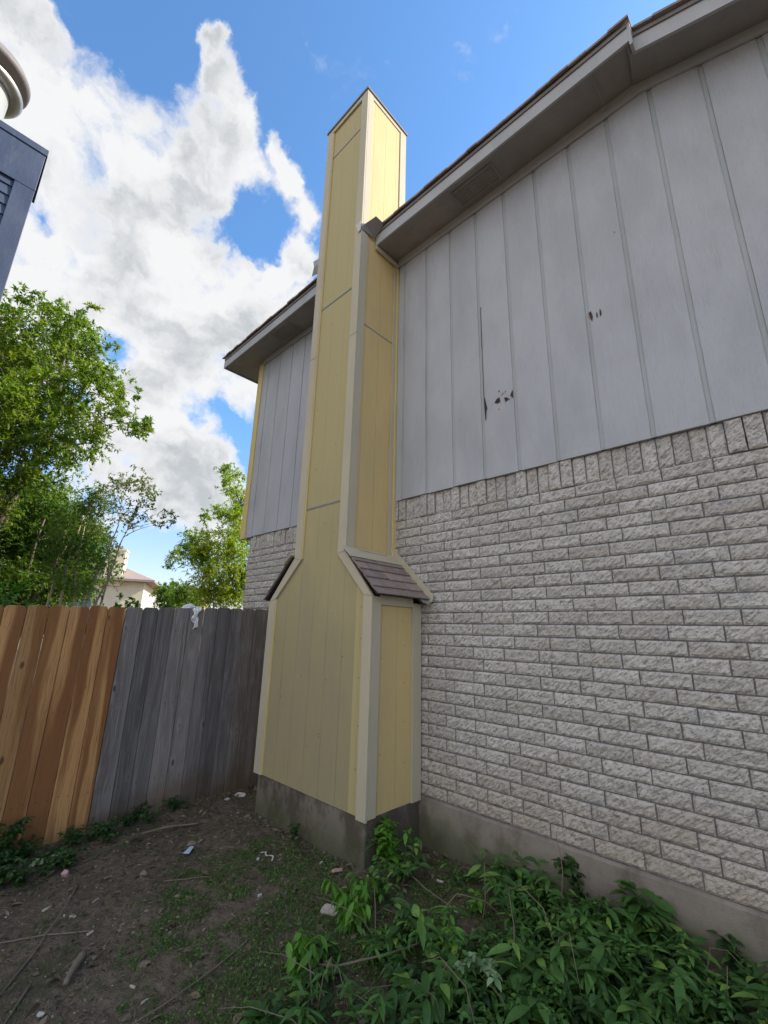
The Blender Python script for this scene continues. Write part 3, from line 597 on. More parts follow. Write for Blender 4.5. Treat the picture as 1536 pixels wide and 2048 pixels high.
# scraps of flashing where the eave meets the chimney
def sheet(name, vs, fs, m, label, th=0.003):
    o = obj(name, MB().add(vs, fs), m, chim, label, fix=False); q = o.modifiers.new('solid', 'SOLIDIFY'); q.thickness = th; return o
sheet('bent_flashing', [(1.153, -0.672, 5.60), (1.175, -0.47, 5.60), (1.30, -0.45, 5.73), (1.28, -0.56, 5.76), (1.153, -0.60, 5.72)], [(0, 1, 2, 3, 4)], M_capmetal, 'dark bent metal flap sticking out at the right eave of the chimney')
sheet('torn_flashing', [(1.065, -0.662, 5.71), (1.10, -0.666, 5.69), (1.152, -0.664, 5.71), (1.156, -0.666, 5.58), (1.12, -0.672, 5.56), (1.10, -0.668, 5.63)], [(0, 1, 2, 3, 4, 5)], M_white, 'torn white scrap of flashing on the chimney corner by the right eave')
sheet('bent_flashing', [(0.374, -0.60, 5.80), (0.19, -0.60, 5.845), (0.235, -0.62, 5.74), (0.26, -0.63, 5.70), (0.374, -0.62, 5.68), (0.18, -0.60, 5.62), (0.374, -0.58, 5.585)], [(0, 1, 2, 3, 4), (4, 3, 5, 6)], M_metal, 'two pointed metal flaps sticking out left of the chimney')
# concrete base
fb = MB(); fb.prism([(0.022, -0.622), (1.478, -0.622), (1.478, -0.018), (0.022, -0.018)], -0.9, -0.0025, 'z'); ch('chimney_footing', fb, M_conc2, 'mossy stained concrete footing under the chimney', bevel=.006)
# nails
nl = MB()
for (x, z) in [(1.45, .4), (1.45, .9), (1.45, 1.3), (1.36, .3), (1.37, .6), (1.36, .95), (1.37, 1.25), (1.36, 1.5), (.75, .35), (.95, .9), (.5, 1.2), (1.0, 1.45), (.3, .7), (.9, .45), (.9, .47), (.6, .9), (1.15, 1.1), (.8, 2.3), (.7, 1.8), (.9, 3.1), (.6, 2.9), (.85, 3.9), (.7, 4.6), (.95, 2.2), (.55, 3.6)]:
    nl.prism([(x + .0045 * math.cos(t), z + .0045 * math.sin(t)) for t in np.arange(0, 6.2, 1.05)], yp0 - .0012, yp0 + .001, 'y')
for (y, z) in [(-.22, .3), (-.22, .6), (-.22, .9), (-.22, 1.2), (-.25, 1.4), (-.5, .4), (-.5, 1.1)]: nl.prism([(y + .004 * math.cos(t), z + .004 * math.sin(t)) for t in np.arange(0, 6.2, 1.05)], 1.481, 1.4832, 'x')
ch('nail_heads', nl, M_rot)['kind'] = 'stuff'

# ------------------------------------------------------------------ fences (board fence at x = -0.7, top follows the grade)
def fence(seams, name, label, m, rnd, cat='fence'):
    root = empty(name, (-0.71, (seams[0] + seams[-1]) / 2, -0.45), label, cat); bp = MB()
    def ft(y): return 1.452 + (y + 2.4) * 0.0415
    for i in range(len(seams) - 1):
        a, b = seams[i] + rnd.uniform(.0014, .0023), seams[i + 1] - rnd.uniform(.0014, .0023); w_ = b - a; zt_ = ft((a + b) / 2) + rnd.uniform(-.006, .006); zb = gz(-.7, a) - 0.06
        c = 0.032; k = [(a, zb), (b, zb), (b, zt_ - c)] + [(b - c * (1 - math.cos(t)) * .9, zt_ - c + c * math.sin(t)) for t in (0.5, 1.0, 1.45)] + [(a + c * (1 - math.cos(t)) * .9, zt_ - c + c * math.sin(t)) for t in (1.45, 1.0, 0.5)] + [(a, zt_ - c)]
        dx = rnd.uniform(-.003, .003); lean = rnd.uniform(-.004, .004)
        n0 = len(bp.v); bp.prism(k, -0.721 + dx, -0.700 + dx, 'x', rnd.random())
        for q in range(n0, len(bp.v)):
            x, y, z = bp.v[q]; bp.v[q] = (x + lean * (z - .5), y, z)
    obj('board_panel', bp, m, root, bevel=0.0035)
    nm_ = MB()
    for i in range(len(seams) - 1):
        for z in (-0.08, 0.59, 1.26):
            for f in (.25, .75):
                y = seams[i] + (seams[i + 1] - seams[i]) * f + rnd.uniform(-.008, .008); zz = z + rnd.uniform(-.012, .012)
                nm_.prism([(y + .0034 * math.cos(t), zz + .0034 * math.sin(t)) for t in np.arange(0, 6.2, 1.05)], -0.7005, -0.6945, 'x')
    nh = obj('nail_heads', nm_, M_rot, root); nh['kind'] = 'stuff'
    for z in (-0.12, 0.55, 1.22): obj('rail', MB().box(-0.76, -0.722, seams[0], seams[-1], z, z + .085), m, root)
    return root
rn = random.Random(5)
s_new = [-5.63 + .1475 * k for k in range(20)] + [-2.675, -2.528, -2.376, -2.229, -2.077, -1.93, -1.781]; s_new = [s for s in s_new if s < -2.68] + s_new[20:]
s_old = [-1.779, -1.624, -1.48, -1.328, -1.168, -1.01, -0.859, -0.706, -0.557, -0.402, -0.248, -0.10, 0.05]
fence(s_new, 'cedar_fence', 'new orange brown cedar board fence with rounded picket tops', M_cedar, rn)
fence(s_old, 'weathered_fence', 'old grey weathered board fence ending behind the chimney', M_oldwood, rn)
for y in (-4.1, -1.80, 0.07): tag(obj('fence_post', MB().box(-0.815, -0.765, y - .045, y + .045, -.8, 1.38), M_oldwood), {-4.1: 'fence post behind the cedar boards farthest from the chimney', -1.8: 'fence post behind the joint of old and new boards', 0.07: 'fence post behind the end of the old boards by the house'}[y], 'post', 'posts on the far side of the board fence')
# cloth on the fence
cl = MB(); n = 30; m = 13; pts = []
for i in range(m):
    for j in range(n + 1):
        s = j / n; a = i / (m - 1) - .5
        if s < .5:   # bunched lump behind and over the picket tops
            q = s / .5; y = -1.175 + a * .17 + .03 * q; x = -0.775 + .055 * q; z = 1.50 + .045 * math.sin(q * 3.0) * (1 - (2 * a) ** 2) - .02 * abs(a)
        else:        # twisted tail hanging down the face
            q = (s - .5) / .5; wd_ = .075 * (1 - .45 * q) * (1 + .35 * math.sin(q * 14)); y = -1.105 + a * wd_ + .014 * math.sin(q * 9); x = -0.712 + .026 * min(1, q * 6) + .010 * math.sin(a * 19 + q * 7); z = 1.512 - q * .215 + .02 * a
        k = Vector((i * .55, j * .5, 2)); pts.append((x + .007 * noise.noise(k), y + .010 * noise.noise(k + Vector((9, 0, 0))), z + .009 * noise.noise(k + Vector((0, 9, 0)))))
cl.add(pts, [(i * (n + 1) + j, (i + 1) * (n + 1) + j, (i + 1) * (n + 1) + j + 1, i * (n + 1) + j + 1) for i in range(m - 1) for j in range(n)])
c_ = obj('cloth_scrap', cl, M_cloth, fix=False); tag(c_, 'crumpled white cloth scrap draped over the top of the grey fence', 'cloth'); c_.modifiers.new('s', 'SOLIDIFY').thickness = .004

# ------------------------------------------------------------------ neighbouring dark blue chimney at the left edge
nb = empty('neighbour_chimney', (-2.65, -3.7, -0.5), 'dark blue timber clad chimney with a round metal cap at the upper left edge', 'chimney')
X0 = -2.2; YC = -3.243; ZT = 7.27
lap = MB()
z = -0.5
while z < ZT - .75: lap.add([(X0 - .022, -4.25, z + .145), (X0 - .022, YC - .02, z + .145), (X0 - .004, YC - .02, z), (X0 - .004, -4.25, z), (X0 - .06, -4.25, z + .145), (X0 - .06, YC - .02, z + .145), (X0 - .06, YC - .02, z), (X0 - .06, -4.25, z)], [(0, 1, 2, 3), (3, 2, 6, 7), (0, 4, 5, 1), (1, 5, 6, 2)]); z += .1455
obj('lap_siding', lap, M_navy, nb)
obj('body', MB().box(-3.1, X0 - .061, -4.25, YC - .012, -.5, ZT), M_navy, nb)
obj('corner_trim', MB().box(X0 - .02, X0 + .012, YC - .20, YC, -.5, ZT - .69), M_navy, nb, bevel=.004)
obj('frieze_board', MB().box(X0 - .02, X0 + .016, -4.26, YC + .002, ZT - .688, ZT - .10), M_navy, nb, bevel=.004)
obj('top_board', MB().box(-3.13, X0 + .03, -4.28, YC + .018, ZT - .098, ZT), M_navy, nb, bevel=.004)
CAPC = (-2.57, -4.03, ZT + .1)
cp = MB()
cp.lathe([(0.30, -.1), (0.30, .80)], CAPC)
flue = obj('flue_cap', cp, M_metal, nb, fix=False, smooth=True)
obj('lower_ring', MB().lathe([(0.302, .60), (.36, .60), (.41, .62), (.435, .66), (.43, .665), (.40, .635), (.36, .62), (.302, .62)], CAPC, 64), M_steel, flue, fix=False, smooth=True)
obj('upper_ring', MB().lathe([(0.302, .82), (.42, .82), (.465, .85), (.47, .90), (.43, .98), (.30, 1.03), (.0, 1.05)], CAPC, 64), M_capmetal, flue, fix=False, smooth=True)
# ------------------------------------------------------------------ leaves and trees
def unit(v): return v / np.maximum(np.linalg.norm(v, axis=-1, keepdims=True), 1e-9)
def leaves(P, D, N, L, Wd, small=True):
    """P base points, D direction, N normal-ish, L length, Wd width arrays -> V, F (quads)"""
    D = unit(D); Sx = unit(np.cross(D, N)); Nn = np.cross(Sx, D); n = len(P); L = L[:, None]; Wd = Wd[:, None]
    if small:
        V = np.stack([P, P + D * L * .45 + Sx * Wd * .5 + Nn * L * .04, P + D * L - Nn * L * .10, P + D * L * .45 - Sx * Wd * .5 + Nn * L * .04], 1)
        F = np.arange(n * 4).reshape(n, 4); return V.reshape(-1, 3), F, 1
    T = [0, .22, .48, .76, 1.0]; WW = [0.05, .78, 1.0, .62, .03]; bend = np.array([0, .02, .0, -.07, -.2]); rows_ = []
    for t, w_, bz in zip(T, WW, bend):
        c = P + D * L * t + Nn * L * bz
        for s in (-1, 0, 1): rows_.append(c + Sx * Wd * .5 * w_ * s + Nn * (Wd * .13 * w_ * (abs(s))))
    V = np.stack(rows_, 1).reshape(-1, 3); q = []
    for r in range(4):
        for c in range(2): q.append((r * 3 + c, r * 3 + c + 1, (r + 1) * 3 + c + 1, (r + 1) * 3 + c))
    F = (np.arange(n)[:, None, None] * 15 + np.array(q)[None]).reshape(-1, 4); return V, F, 8
def clump_leaves(clumps, per_r2, L, Wd, droop=0.25, twig_len=(.5, 1.1), lpt=14, up=.15):
    Ps, Ds, Ns, tw, cv = [], [], [], [], []
    for (cx, cy, cz, r) in clumps:
        c = np.array([cx, cy, cz]); n = max(6, int(per_r2 * r * r / lpt)); base_v = RNG.uniform(0.1, .9)
        s = c + RNG.normal(0, .38, (n, 3)) * r; d = unit(RNG.normal(0, 1, (n, 3)) + (s - c) / r * .9 + np.array([0, 0, up])); ln = RNG.uniform(*twig_len, n) * r * .55
        for i in range(n):
            k = max(4, int(lpt * RNG.uniform(.6, 1.4))); t = RNG.uniform(.12, 1, k)[:, None]; e = s[i] + d[i] * ln[i]
            pts = s[i] + d[i] * ln[i] * t - np.array([0, 0, droop]) * (t ** 2) * ln[i]
            Ps.append(pts); Ds.append(unit(d[i] * .7 + RNG.normal(0, .65, (k, 3)) - np.array([0, 0, droop]))); Ns.append(unit(RNG.normal(0, .6, (k, 3)) + np.array([0, 0, 1.0])))
            cv.append(np.clip(RNG.normal(base_v, .22, k) * .6 + .1 + RNG.uniform(0, .3, k), 0, 1)); tw.append((s[i] - d[i] * r * .25, s[i], e - np.array([0, 0, droop]) * ln[i]))
    P = np.concatenate(Ps); D = np.concatenate(Ds); N = np.concatenate(Ns); n = len(P)
    V, F, k = leaves(P, D, N, L * RNG.uniform(.6, 1.25, n), Wd * RNG.uniform(.7, 1.25, n)); A = np.repeat(np.concatenate(cv), k)
    return V, F, A, tw
def curve(a, b, bend, n=7, sag=0.0):
    a, b = Vector(a), Vector(b); m = (a + b) / 2 + Vector(bend); out = []
    for i in range(n):
        t = i / (n - 1); p = a * (1 - t) ** 2 + m * 2 * t * (1 - t) + b * t * t
        out.append(p + Vector((noise.noise(p * 2.3), noise.noise(p * 2.3 + Vector((9, 0, 0))), 0)) * .03 * math.sin(t * 3.14) * (a - b).length * .6)
    return out
def tree(name, label, group, clumps, trunks, leafm, barkm, dens, L, Wd, r0, br=0.02, nsub=3, twigr=.0035, stems=None, **kw):
    base = trunks[0][0]
    root = empty(name, base, label, 'tree', group)
    V, F, A, tw = clump_leaves(clumps, dens, L, Wd, **kw)
    raw('crown', V, F, A, leafm, root)
    mb = MB(); joints = []
    for pts in trunks:
        full = []
        for i in range(len(pts) - 1): full += curve(pts[i], pts[i + 1], (0, 0, 0), 5)[(1 if i else 0):]
        rr = [r0 * (1 - .8 * i / (len(full) - 1)) for i in range(len(full))]; mb.tube(full, rr, 8); joints += [(p, r) for p, r in zip(full, rr)][len(full) // 3:]
    obj('trunk', mb, barkm, root, smooth=True, fix=False)
    bb = MB()
    for (cx, cy, cz, r) in clumps:
        c = Vector((cx, cy, cz)); best = min(joints, key=lambda j: (j[0] - c).length + (0.8 if j[0].z > c.z - .1 else 0) * 1.2)
        pts = curve(best[0], c, (0, 0, .12 * (c - best[0]).length), 8); rr = [max(twigr, min(br, best[1] * .8) * (1 - .85 * i / 7)) for i in range(8)]; bb.tube(pts, rr, 5, cap=False)
        joints += [(p, q) for p, q in zip(pts[3:], rr[3:])]
    for (a, b, c) in tw[::max(1, nsub)]: bb.tube([a, b, c], [twigr, twigr * .8, twigr * .4], 3, cap=False)
    obj('branches', bb, barkm, root, fix=False, smooth=True)
    return root
TG = 'trees beyond the board fence'
BIG = [(-4.36, -2.98, 5.9, 0.48), (-4.4, -2.66, 6.36, 0.38), (-3.75, -2.38, 6.02, 0.34), (-4.57, -2.97, 5.36, 0.56), (-4.94, -2.43, 6.01, 0.63), (-4.81, -1.99, 6.19, 0.46), (-4.12, -2.65, 4.7, 0.62), (-4.1, -2.16, 5.0, 0.53), (-3.67, -1.87, 5.19, 0.33), (-4.24, -1.48, 5.41, 0.27), (-4.1, -2.31, 4.22, 0.59), (-4.6, -1.75, 4.79, 0.44), (-4.76, -1.37, 5.1, 0.34), (-4.15, -1.21, 4.8, 0.25), (-4.74, -0.85, 4.99, 0.16), (-4.91, -1.52, 4.53, 0.33), (-4.21, -2.68, 3.96, 0.6), (-5.04, -1.92, 4.14, 0.35), (-4.71, -2.36, 3.61, 0.44), (-4.44, -3.43, 5.23, 0.75), (-4.64, -3.29, 4.11, 0.82), (-5.56, -2.97, 3.37, 0.74), (-5.14, -2.61, 3.21, 0.4)]
MID = [(-7.3, -2.13, 3.53, 0.61), (-7.51, -1.61, 3.85, 0.55), (-6.65, -1.25, 3.39, 0.47), (-7.08, -0.78, 3.1, 0.35), (-8.09, -1.72, 2.84, 0.71), (-8.01, -1.1, 2.82, 0.63), (-6.39, -0.95, 2.37, 0.4), (-6.77, -2.05, 1.98, 0.56), (-6.38, -1.49, 1.92, 0.48), (-7.22, -2.67, 2.8, 0.76)]
THIN = [(-4.88, -1.32, 3.56, 0.2), (-5.0, -1.01, 3.86, 0.25), (-4.27, -1.0, 3.8, 0.2), (-4.58, -0.69, 3.8, 0.19), (-5.14, -0.34, 3.91, 0.13), (-5.42, -0.96, 3.5, 0.25), (-4.11, -0.92, 3.23, 0.19), (-4.16, -0.71, 3.38, 0.12), (-3.85, -0.52, 3.23, 0.13), (-4.45, -0.18, 3.21, 0.1), (-3.87, -0.54, 3.0, 0.09), (-4.7, -0.84, 3.12, 0.16), (-4.89, -0.42, 3.28, 0.09), (-4.52, -1.5, 3.22, 0.17), (-5.2, -1.21, 2.98, 0.18)]
RT = [(-6.35, 1.6, 5.3, 0.18), (-6.54, 2.01, 5.32, 0.18), (-5.9, 1.6, 4.73, 0.22), (-6.27, 2.1, 4.55, 0.29), (-7.28, 2.04, 4.44, 0.22), (-7.21, 2.28, 4.31, 0.25), (-5.64, 1.8, 3.91, 0.27), (-6.14, 1.19, 3.87, 0.14), (-6.02, 0.89, 3.31, 0.21), (-6.68, 1.49, 3.37, 0.33), (-5.69, 1.52, 3.31, 0.33), (-6.3, 2.23, 3.67, 0.34), (-7.3, 1.24, 3.23, 0.21), (-6.65, 0.8, 2.95, 0.15), (-7.26, 1.55, 3.09, 0.34), (-6.93, 1.89, 2.98, 0.39), (-5.61, 1.78, 2.96, 0.36), (-7.27, 0.92, 2.83, 0.11), (-6.38, 1.49, 2.51, 0.31), (-6.5, 2.04, 2.47, 0.4), (-6.05, 2.26, 2.59, 0.37), (-7.3, 1.81, 2.12, 0.26), (-6.61, 2.02, 2.04, 0.38), (-5.85, 2.15, 2.03, 0.36), (-6.09, 2.54, 4.62, 0.4), (-6.68, 3.01, 3.69, 0.56), (-5.88, 2.65, 2.62, 0.51)]
BUSH = [(-9.25, 1.56, 2.06, 0.23), (-9.51, 1.95, 2.33, 0.3), (-8.42, 1.87, 2.27, 0.28), (-9.07, 1.76, 2.0, 0.26), (-9.74, 2.67, 2.12, 0.25), (-9.88, 2.35, 2.1, 0.31)]
def extra(cl, n, sc, rr, seed):
    g = np.random.RandomState(seed); o = list(cl)
    for (x, y, z, r) in cl:
        for _ in range(n): d = unit(g.normal(0, 1, 3)) * r * sc; o.append((x + d[0], y + d[1] * 1.0, z + d[2], r * g.uniform(*rr)))
    return o
BIG2 = BIG + [(x - 0.7, y - 0.2, z, r * 1.0) for (x, y, z, r) in BIG if r > .45]
tree('ash_tree', 'large leafy green tree at the left edge, its crown the highest of all', TG, extra([(x, y, z, r * .8) for x, y, z, r in BIG2], 3, 1.25, (.25, .5), 1), [[(-5.6, -2.9, -.45), (-5.5, -2.8, 1.5), (-5.2, -2.5, 3.0), (-4.9, -2.2, 4.6), (-4.7, -2.3, 5.8)], [(-5.5, -2.8, 2.5), (-5.6, -2.4, 3.9), (-5.1, -1.7, 4.7)]], M_leafbig, M_bark, 7600, .078, .027, .09, .03, 3, .004, twig_len=(.8, 1.7), lpt=16)
tree('dark_tree', 'dark dense tree low behind the cedar fence, under the largest crown', TG, extra([(x, y, z, r * 1.25) for x, y, z, r in MID] + [(x - .8, y - .1, z - .2, r * 1.3) for x, y, z, r in MID], 2, .9, (.45, .65), 2), [[(-6.9, -2.0, -.45), (-6.8, -1.9, 1.5), (-6.5, -1.8, 3.3)], [(-6.85, -1.95, .8), (-6.0, -1.4, 2.9)]], M_leafmid, M_bark, 8500, .065, .027, .06, .02, 4, .003)
tree('crape_myrtle', 'thin multi stemmed tree with sparse leaves and pale stems before the cream house', TG, THIN, [[(-5.05, -1.17, -0.45)] + [(-5.03, -1.17, 1.63), (-5.0, -1.12, 2.06), (-4.92, -1.01, 2.52), (-4.81, -0.95, 3.07), (-4.7, -1.02, 3.65)], [(-5.02, -1.03, -0.45)] + [(-5.0, -1.03, 1.64), (-4.95, -0.92, 2.08), (-4.91, -0.98, 2.52), (-4.84, -0.93, 2.89)], [(-5.0, -0.95, -0.45)] + [(-4.98, -0.95, 1.64), (-4.85, -0.86, 2.72), (-4.71, -0.74, 3.28)]], M_leafthin, M_barkpale, 9000, .055, .023, .024, .008, 2, .0022, twig_len=(.7, 1.6), lpt=9)
tree('crape_myrtle', 'upright shrub tree with several tan stems rising through dense leaves behind the cedar fence', TG, [(-4.81, -1.54, 2.6, 0.27), (-4.68, -1.48, 3.25, 0.25), (-4.61, -1.45, 3.52, 0.21), (-4.82, -1.79, 2.82, 0.31), (-4.79, -1.25, 2.38, 0.25), (-4.89, -1.64, 2.09, 0.27), (-4.84, -1.31, 1.95, 0.25), (-4.89, -1.83, 2.4, 0.27)], [[(-5.119999999999999, -1.51, -0.45)] + [(-5.1, -1.51, 1.61), (-5.05, -1.54, 2.37), (-4.93, -1.49, 3.07), (-4.79, -1.34, 3.58)], [(-5.1499999999999995, -1.68, -0.45)] + [(-5.13, -1.68, 1.6), (-5.08, -1.64, 2.27), (-5.0, -1.69, 2.86)], [(-4.989999999999999, -1.33, -0.45)] + [(-4.97, -1.33, 1.62), (-4.94, -1.44, 2.28), (-4.85, -1.45, 2.89), (-4.75, -1.49, 3.4)]], M_leafmid, M_barkpale, 9000, .058, .023, .025, .008, 3, .0022, lpt=9)
tree('yellow_green_tree', 'feathery yellow green tree rising against the left corner of the grey house', TG, extra(RT, 1, .9, (.4, .6), 4), [[(-6.46, 2.63, -0.45)] + [(-6.44, 2.63, 1.89), (-6.42, 2.37, 3.28), (-6.27, 2.04, 4.54), (-6.21, 1.75, 5.14)], [(-6.5, 2.0, -.45), (-6.5, 1.9, 1.2), (-6.6, 1.7, 3.0)]], M_leafrt, M_bark, 12000, .078, .027, .028, .01, 3, .0022, twig_len=(.7, 1.5), lpt=10)
tree('dark_bush', 'rounded dark green bush in the gap above the grey fence', TG, extra([(a, b, c, r * 1.15) for a, b, c, r in BUSH], 1, .8, (.5, .7), 5), [[(-9.2, 1.9, -.45), (-9.2, 1.9, 1.0), (-9.2, 1.9, 1.9)], [(-9.8, 2.3, -.45), (-9.8, 2.3, 1.8)]], M_leafmid, M_bark, 12000, .075, .032, .03, .012, 4, .003)
BUSH2 = [(-3.9, -2.28, 1.6, 0.2), (-3.91, -2.37, 1.67, 0.18), (-3.88, -2.08, 1.53, 0.15), (-3.46, -0.41, 1.55, 0.09), (-3.67, -1.07, 1.59, 0.11), (-3.57, -0.71, 1.58, 0.09), (-3.61, -0.86, 1.65, 0.11)]
tree('hedge_shrub', 'bright leafed low shrub just showing above the cedar fence', TG, BUSH2, [[(-3.6, -2.5, -.45), (-3.6, -2.5, .8), (-3.6, -2.5, 1.3)], [(-3.5, -1.2, -.45), (-3.5, -1.2, 1.2)]], M_leafbright, M_bark, 4500, .06, .04, .02, .01, 3, .003)
# far trees as a wood on the horizon
# ------------------------------------------------------------------ houses beyond
fh = empty('cream_house', (-31, 6, -.5), 'cream two storey house with brown hip roof and a square chimney, far beyond the fence', 'house')
A_ = Vector((-29.9, 8.1, 0)); ex = Vector((-.42, -.907, 0)); ey = Vector((-.907, .42, 0))
def fp(a, b, z): v = A_ + ex * a + ey * b; return (v.x, v.y, z)
def fbox(a0, a1, b0, b1, z0, z1): return MB().add([fp(a0, b0, z0), fp(a1, b0, z0), fp(a1, b1, z0), fp(a0, b1, z0), fp(a0, b0, z1), fp(a1, b0, z1), fp(a1, b1, z1), fp(a0, b1, z1)], [(0, 3, 2, 1), (4, 5, 6, 7), (0, 1, 5, 4), (1, 2, 6, 5), (2, 3, 7, 6), (3, 0, 4, 7)])
obj('wall', fbox(.5, 9, .5, 9, -.5, 4.35), M_cream, fh)
rr = MB(); e = [fp(-.2, -.2, 4.35), fp(9.6, -.2, 4.35), fp(9.6, 9.6, 4.35), fp(-.2, 9.6, 4.35)]; rr.add(e + [fp(-.2, -.2, 4.5), fp(9.6, -.2, 4.5), fp(9.6, 9.6, 4.5), fp(-.2, 9.6, 4.5), fp(4.7, 4.7, 6.6)], [(0, 3, 2, 1), (0, 1, 5, 4), (1, 2, 6, 5), (2, 3, 7, 6), (3, 0, 4, 7), (4, 5, 8), (5, 6, 8), (6, 7, 8), (7, 4, 8)])
ro = obj('roof', rr, M_shingle, fh)
obj('chimney', fbox(2.0, 3.1, .3, 1.5, 4.0, 6.5), M_cream, ro); obj('cap', fbox(1.95, 3.15, .25, 1.55, 6.501, 6.62), M_cream, ro); obj('flue', fbox(2.3, 2.8, .6, 1.2, 6.621, 6.85), M_capmetal, ro)
obj('window', fbox(3.6, 4.8, .44, .499, 2.4, 3.7), M_glass, fh)
th = empty('tan_house', (-24, 9.5, -.5), 'tan house wall glimpsed between the dark bush and the yellow green tree', 'house')
obj('wall', MB().box(-26, -23.6, 8.1, 9.6, -.5, 3.6), M_tan, th); obj('roof', MB().box(-26.2, -23.4, 7.9, 9.8, 3.601, 3.72), M_shingle, th)

# ------------------------------------------------------------------ ground cover
def scatter(n, region, dens=None):
    x0, x1, y0, y1 = region; o = []
    while len(o) < n:
        x, y = random.uniform(x0, x1), random.uniform(y0, y1)
        if y > -0.02 or (0.0 < x < 1.5 and y > -.65): continue
        if dens and random.random() > dens(x, y): continue
        o.append((x, y))
    return o
def gd(x, y):
    b = noise.noise(Vector((x * 2.0, y * 2.0, 5))) * 1.1 + noise.noise(Vector((x * 7, y * 7, 1))) * 1.5 + noise.noise(Vector((x * 22, y * 22, 4))) * 1.1
    c = math.exp(-((x - 1.35) ** 2 / .7 + (y + 1.15) ** 2 / .5)) * 1.25 + (.6 if x > 1.7 else 0)
    return max(0.03, min(1, c + b * .9 - .2 - (0.45 if x < .55 else 0)))
pts = scatter(50000, (-.65, 3.6, -2.75, 0), gd)
n = len(pts); P = np.array([(x, y, gn(x, y) - .002) for x, y in pts]); D = unit(np.c_[RNG.normal(0, 1, (n, 2)), RNG.uniform(.2, 1.6, n)]); N = unit(RNG.normal(0, 1, (n, 3)))
V, F, k = leaves(P, D, N, RNG.uniform(.012, .045, n), RNG.uniform(.002, .0048, n)); tag(raw('grass', V, F, np.repeat(RNG.uniform(0, 1, n), k), M_grass), 'short patchy grass on the bare soil', 'grass', kind='stuff')
pts = scatter(15000, (-.65, 3.5, -2.6, 0), lambda x, y: max(0, gd(x, y) - .3))
n = len(pts); P = np.array([(x, y, gn(x, y) + random.uniform(0, .012)) for x, y in pts]); D = unit(np.c_[RNG.normal(0, 1, (n, 2)), RNG.uniform(-.1, .5, n)]); N = unit(RNG.normal(0, .5, (n, 3)) + np.array([0, 0, 1]))
V, F, k = leaves(P, D, N, RNG.uniform(.008, .02, n), RNG.uniform(.006, .013, n)); tag(raw('clover', V, F, np.repeat(RNG.uniform(0, 1, n), k), M_leafweed), 'small leaved ground cover among the grass', 'ground cover', kind='stuff')
pts = scatter(7000, (-.68, 3.5, -2.8, 0)) + scatter(1500, (-.66, 1.9, -.95, 0), lambda x, y: math.exp(-max(0, -.65 - y) * 14) if 0 < x < 1.5 else math.exp(-(min(abs(x - 1.5), abs(x + .66)) + (0 if y < -.3 else 0)) * 9))
n = len(pts); P = np.array([(x, y, gn(x, y) + random.uniform(0, .008)) for x, y in pts]); D = unit(np.c_[RNG.normal(0, 1, (n, 2)), RNG.normal(0, .3, n)]); N = unit(RNG.normal(0, .45, (n, 3)) + np.array([0, 0, 1]))
L_ = RNG.gamma(2.0, .0095, n) + .008; V, F, k = leaves(P, D, N, L_, L_ * RNG.uniform(.18, .6, n), small=False); tag(raw('leaf_litter', V, F, np.repeat(RNG.uniform(0, 1, n), k), M_litter), 'dry brown leaf and bark litter over the soil', 'leaf litter', kind='stuff')
pts = scatter(6500, (-.68, 3.5, -2.8, 0))
n = len(pts); P = np.array([(x, y, gn(x, y) + random.uniform(.001, .008)) for x, y in pts]); D = unit(np.c_[RNG.normal(0, 1, (n, 2)), RNG.normal(0, .12, n)]); N = unit(RNG.normal(0, .3, (n, 3)) + np.array([0, 0, 1]))
V, F, k = leaves(P, D, N, RNG.uniform(.01, .04, n), RNG.uniform(.0012, .003, n)); tag(raw('straw', V, F, np.repeat(RNG.uniform(.5, 1, n), k), M_litter), 'short pale straw and shredded stems on the soil', 'straw', kind='stuff')
mb = MB()
for x, y in scatter(700, (-.68, 3.4, -2.75, 0)):
    a = random.uniform(0, 6.28); l = random.uniform(.02, .09); z = gn(x, y) + .004; mb.tube([(x, y, z), (x + l * .5 * math.cos(a) , y + l * .5 * math.sin(a), z + .004), (x + l * math.cos(a + .2), y + l * math.sin(a + .2), z)], [.0012, .0015, .0008], 4, cap=False)
tag(obj('twig_litter', mb, M_twig, fix=False), 'tiny dry twigs scattered on the soil', 'twigs', kind='stuff')
mb = MB()
for x, y in scatter(500, (-.68, 3.4, -2.75, 0)):
    r = random.uniform(.002, .007) * (1.5 if random.random() < .05 else 1); z = gn(x, y); vs = [(x + r * random.uniform(.6, 1.2) * math.cos(t), y + r * random.uniform(.6, 1.2) * math.sin(t), z + r * .3) for t in np.arange(0, 6.2, 1.05)]; vs += [(x, y, z + r * .9), (x, y, z - r * .5)]
    mb.add(vs, [(i, (i + 1) % 6, 6) for i in range(6)] + [((i + 1) % 6, i, 7) for i in range(6)])
tag(obj('gravel', mb, M_chip, fix=False), 'small pale pebbles and wood crumbs on the soil', 'gravel', kind='stuff')

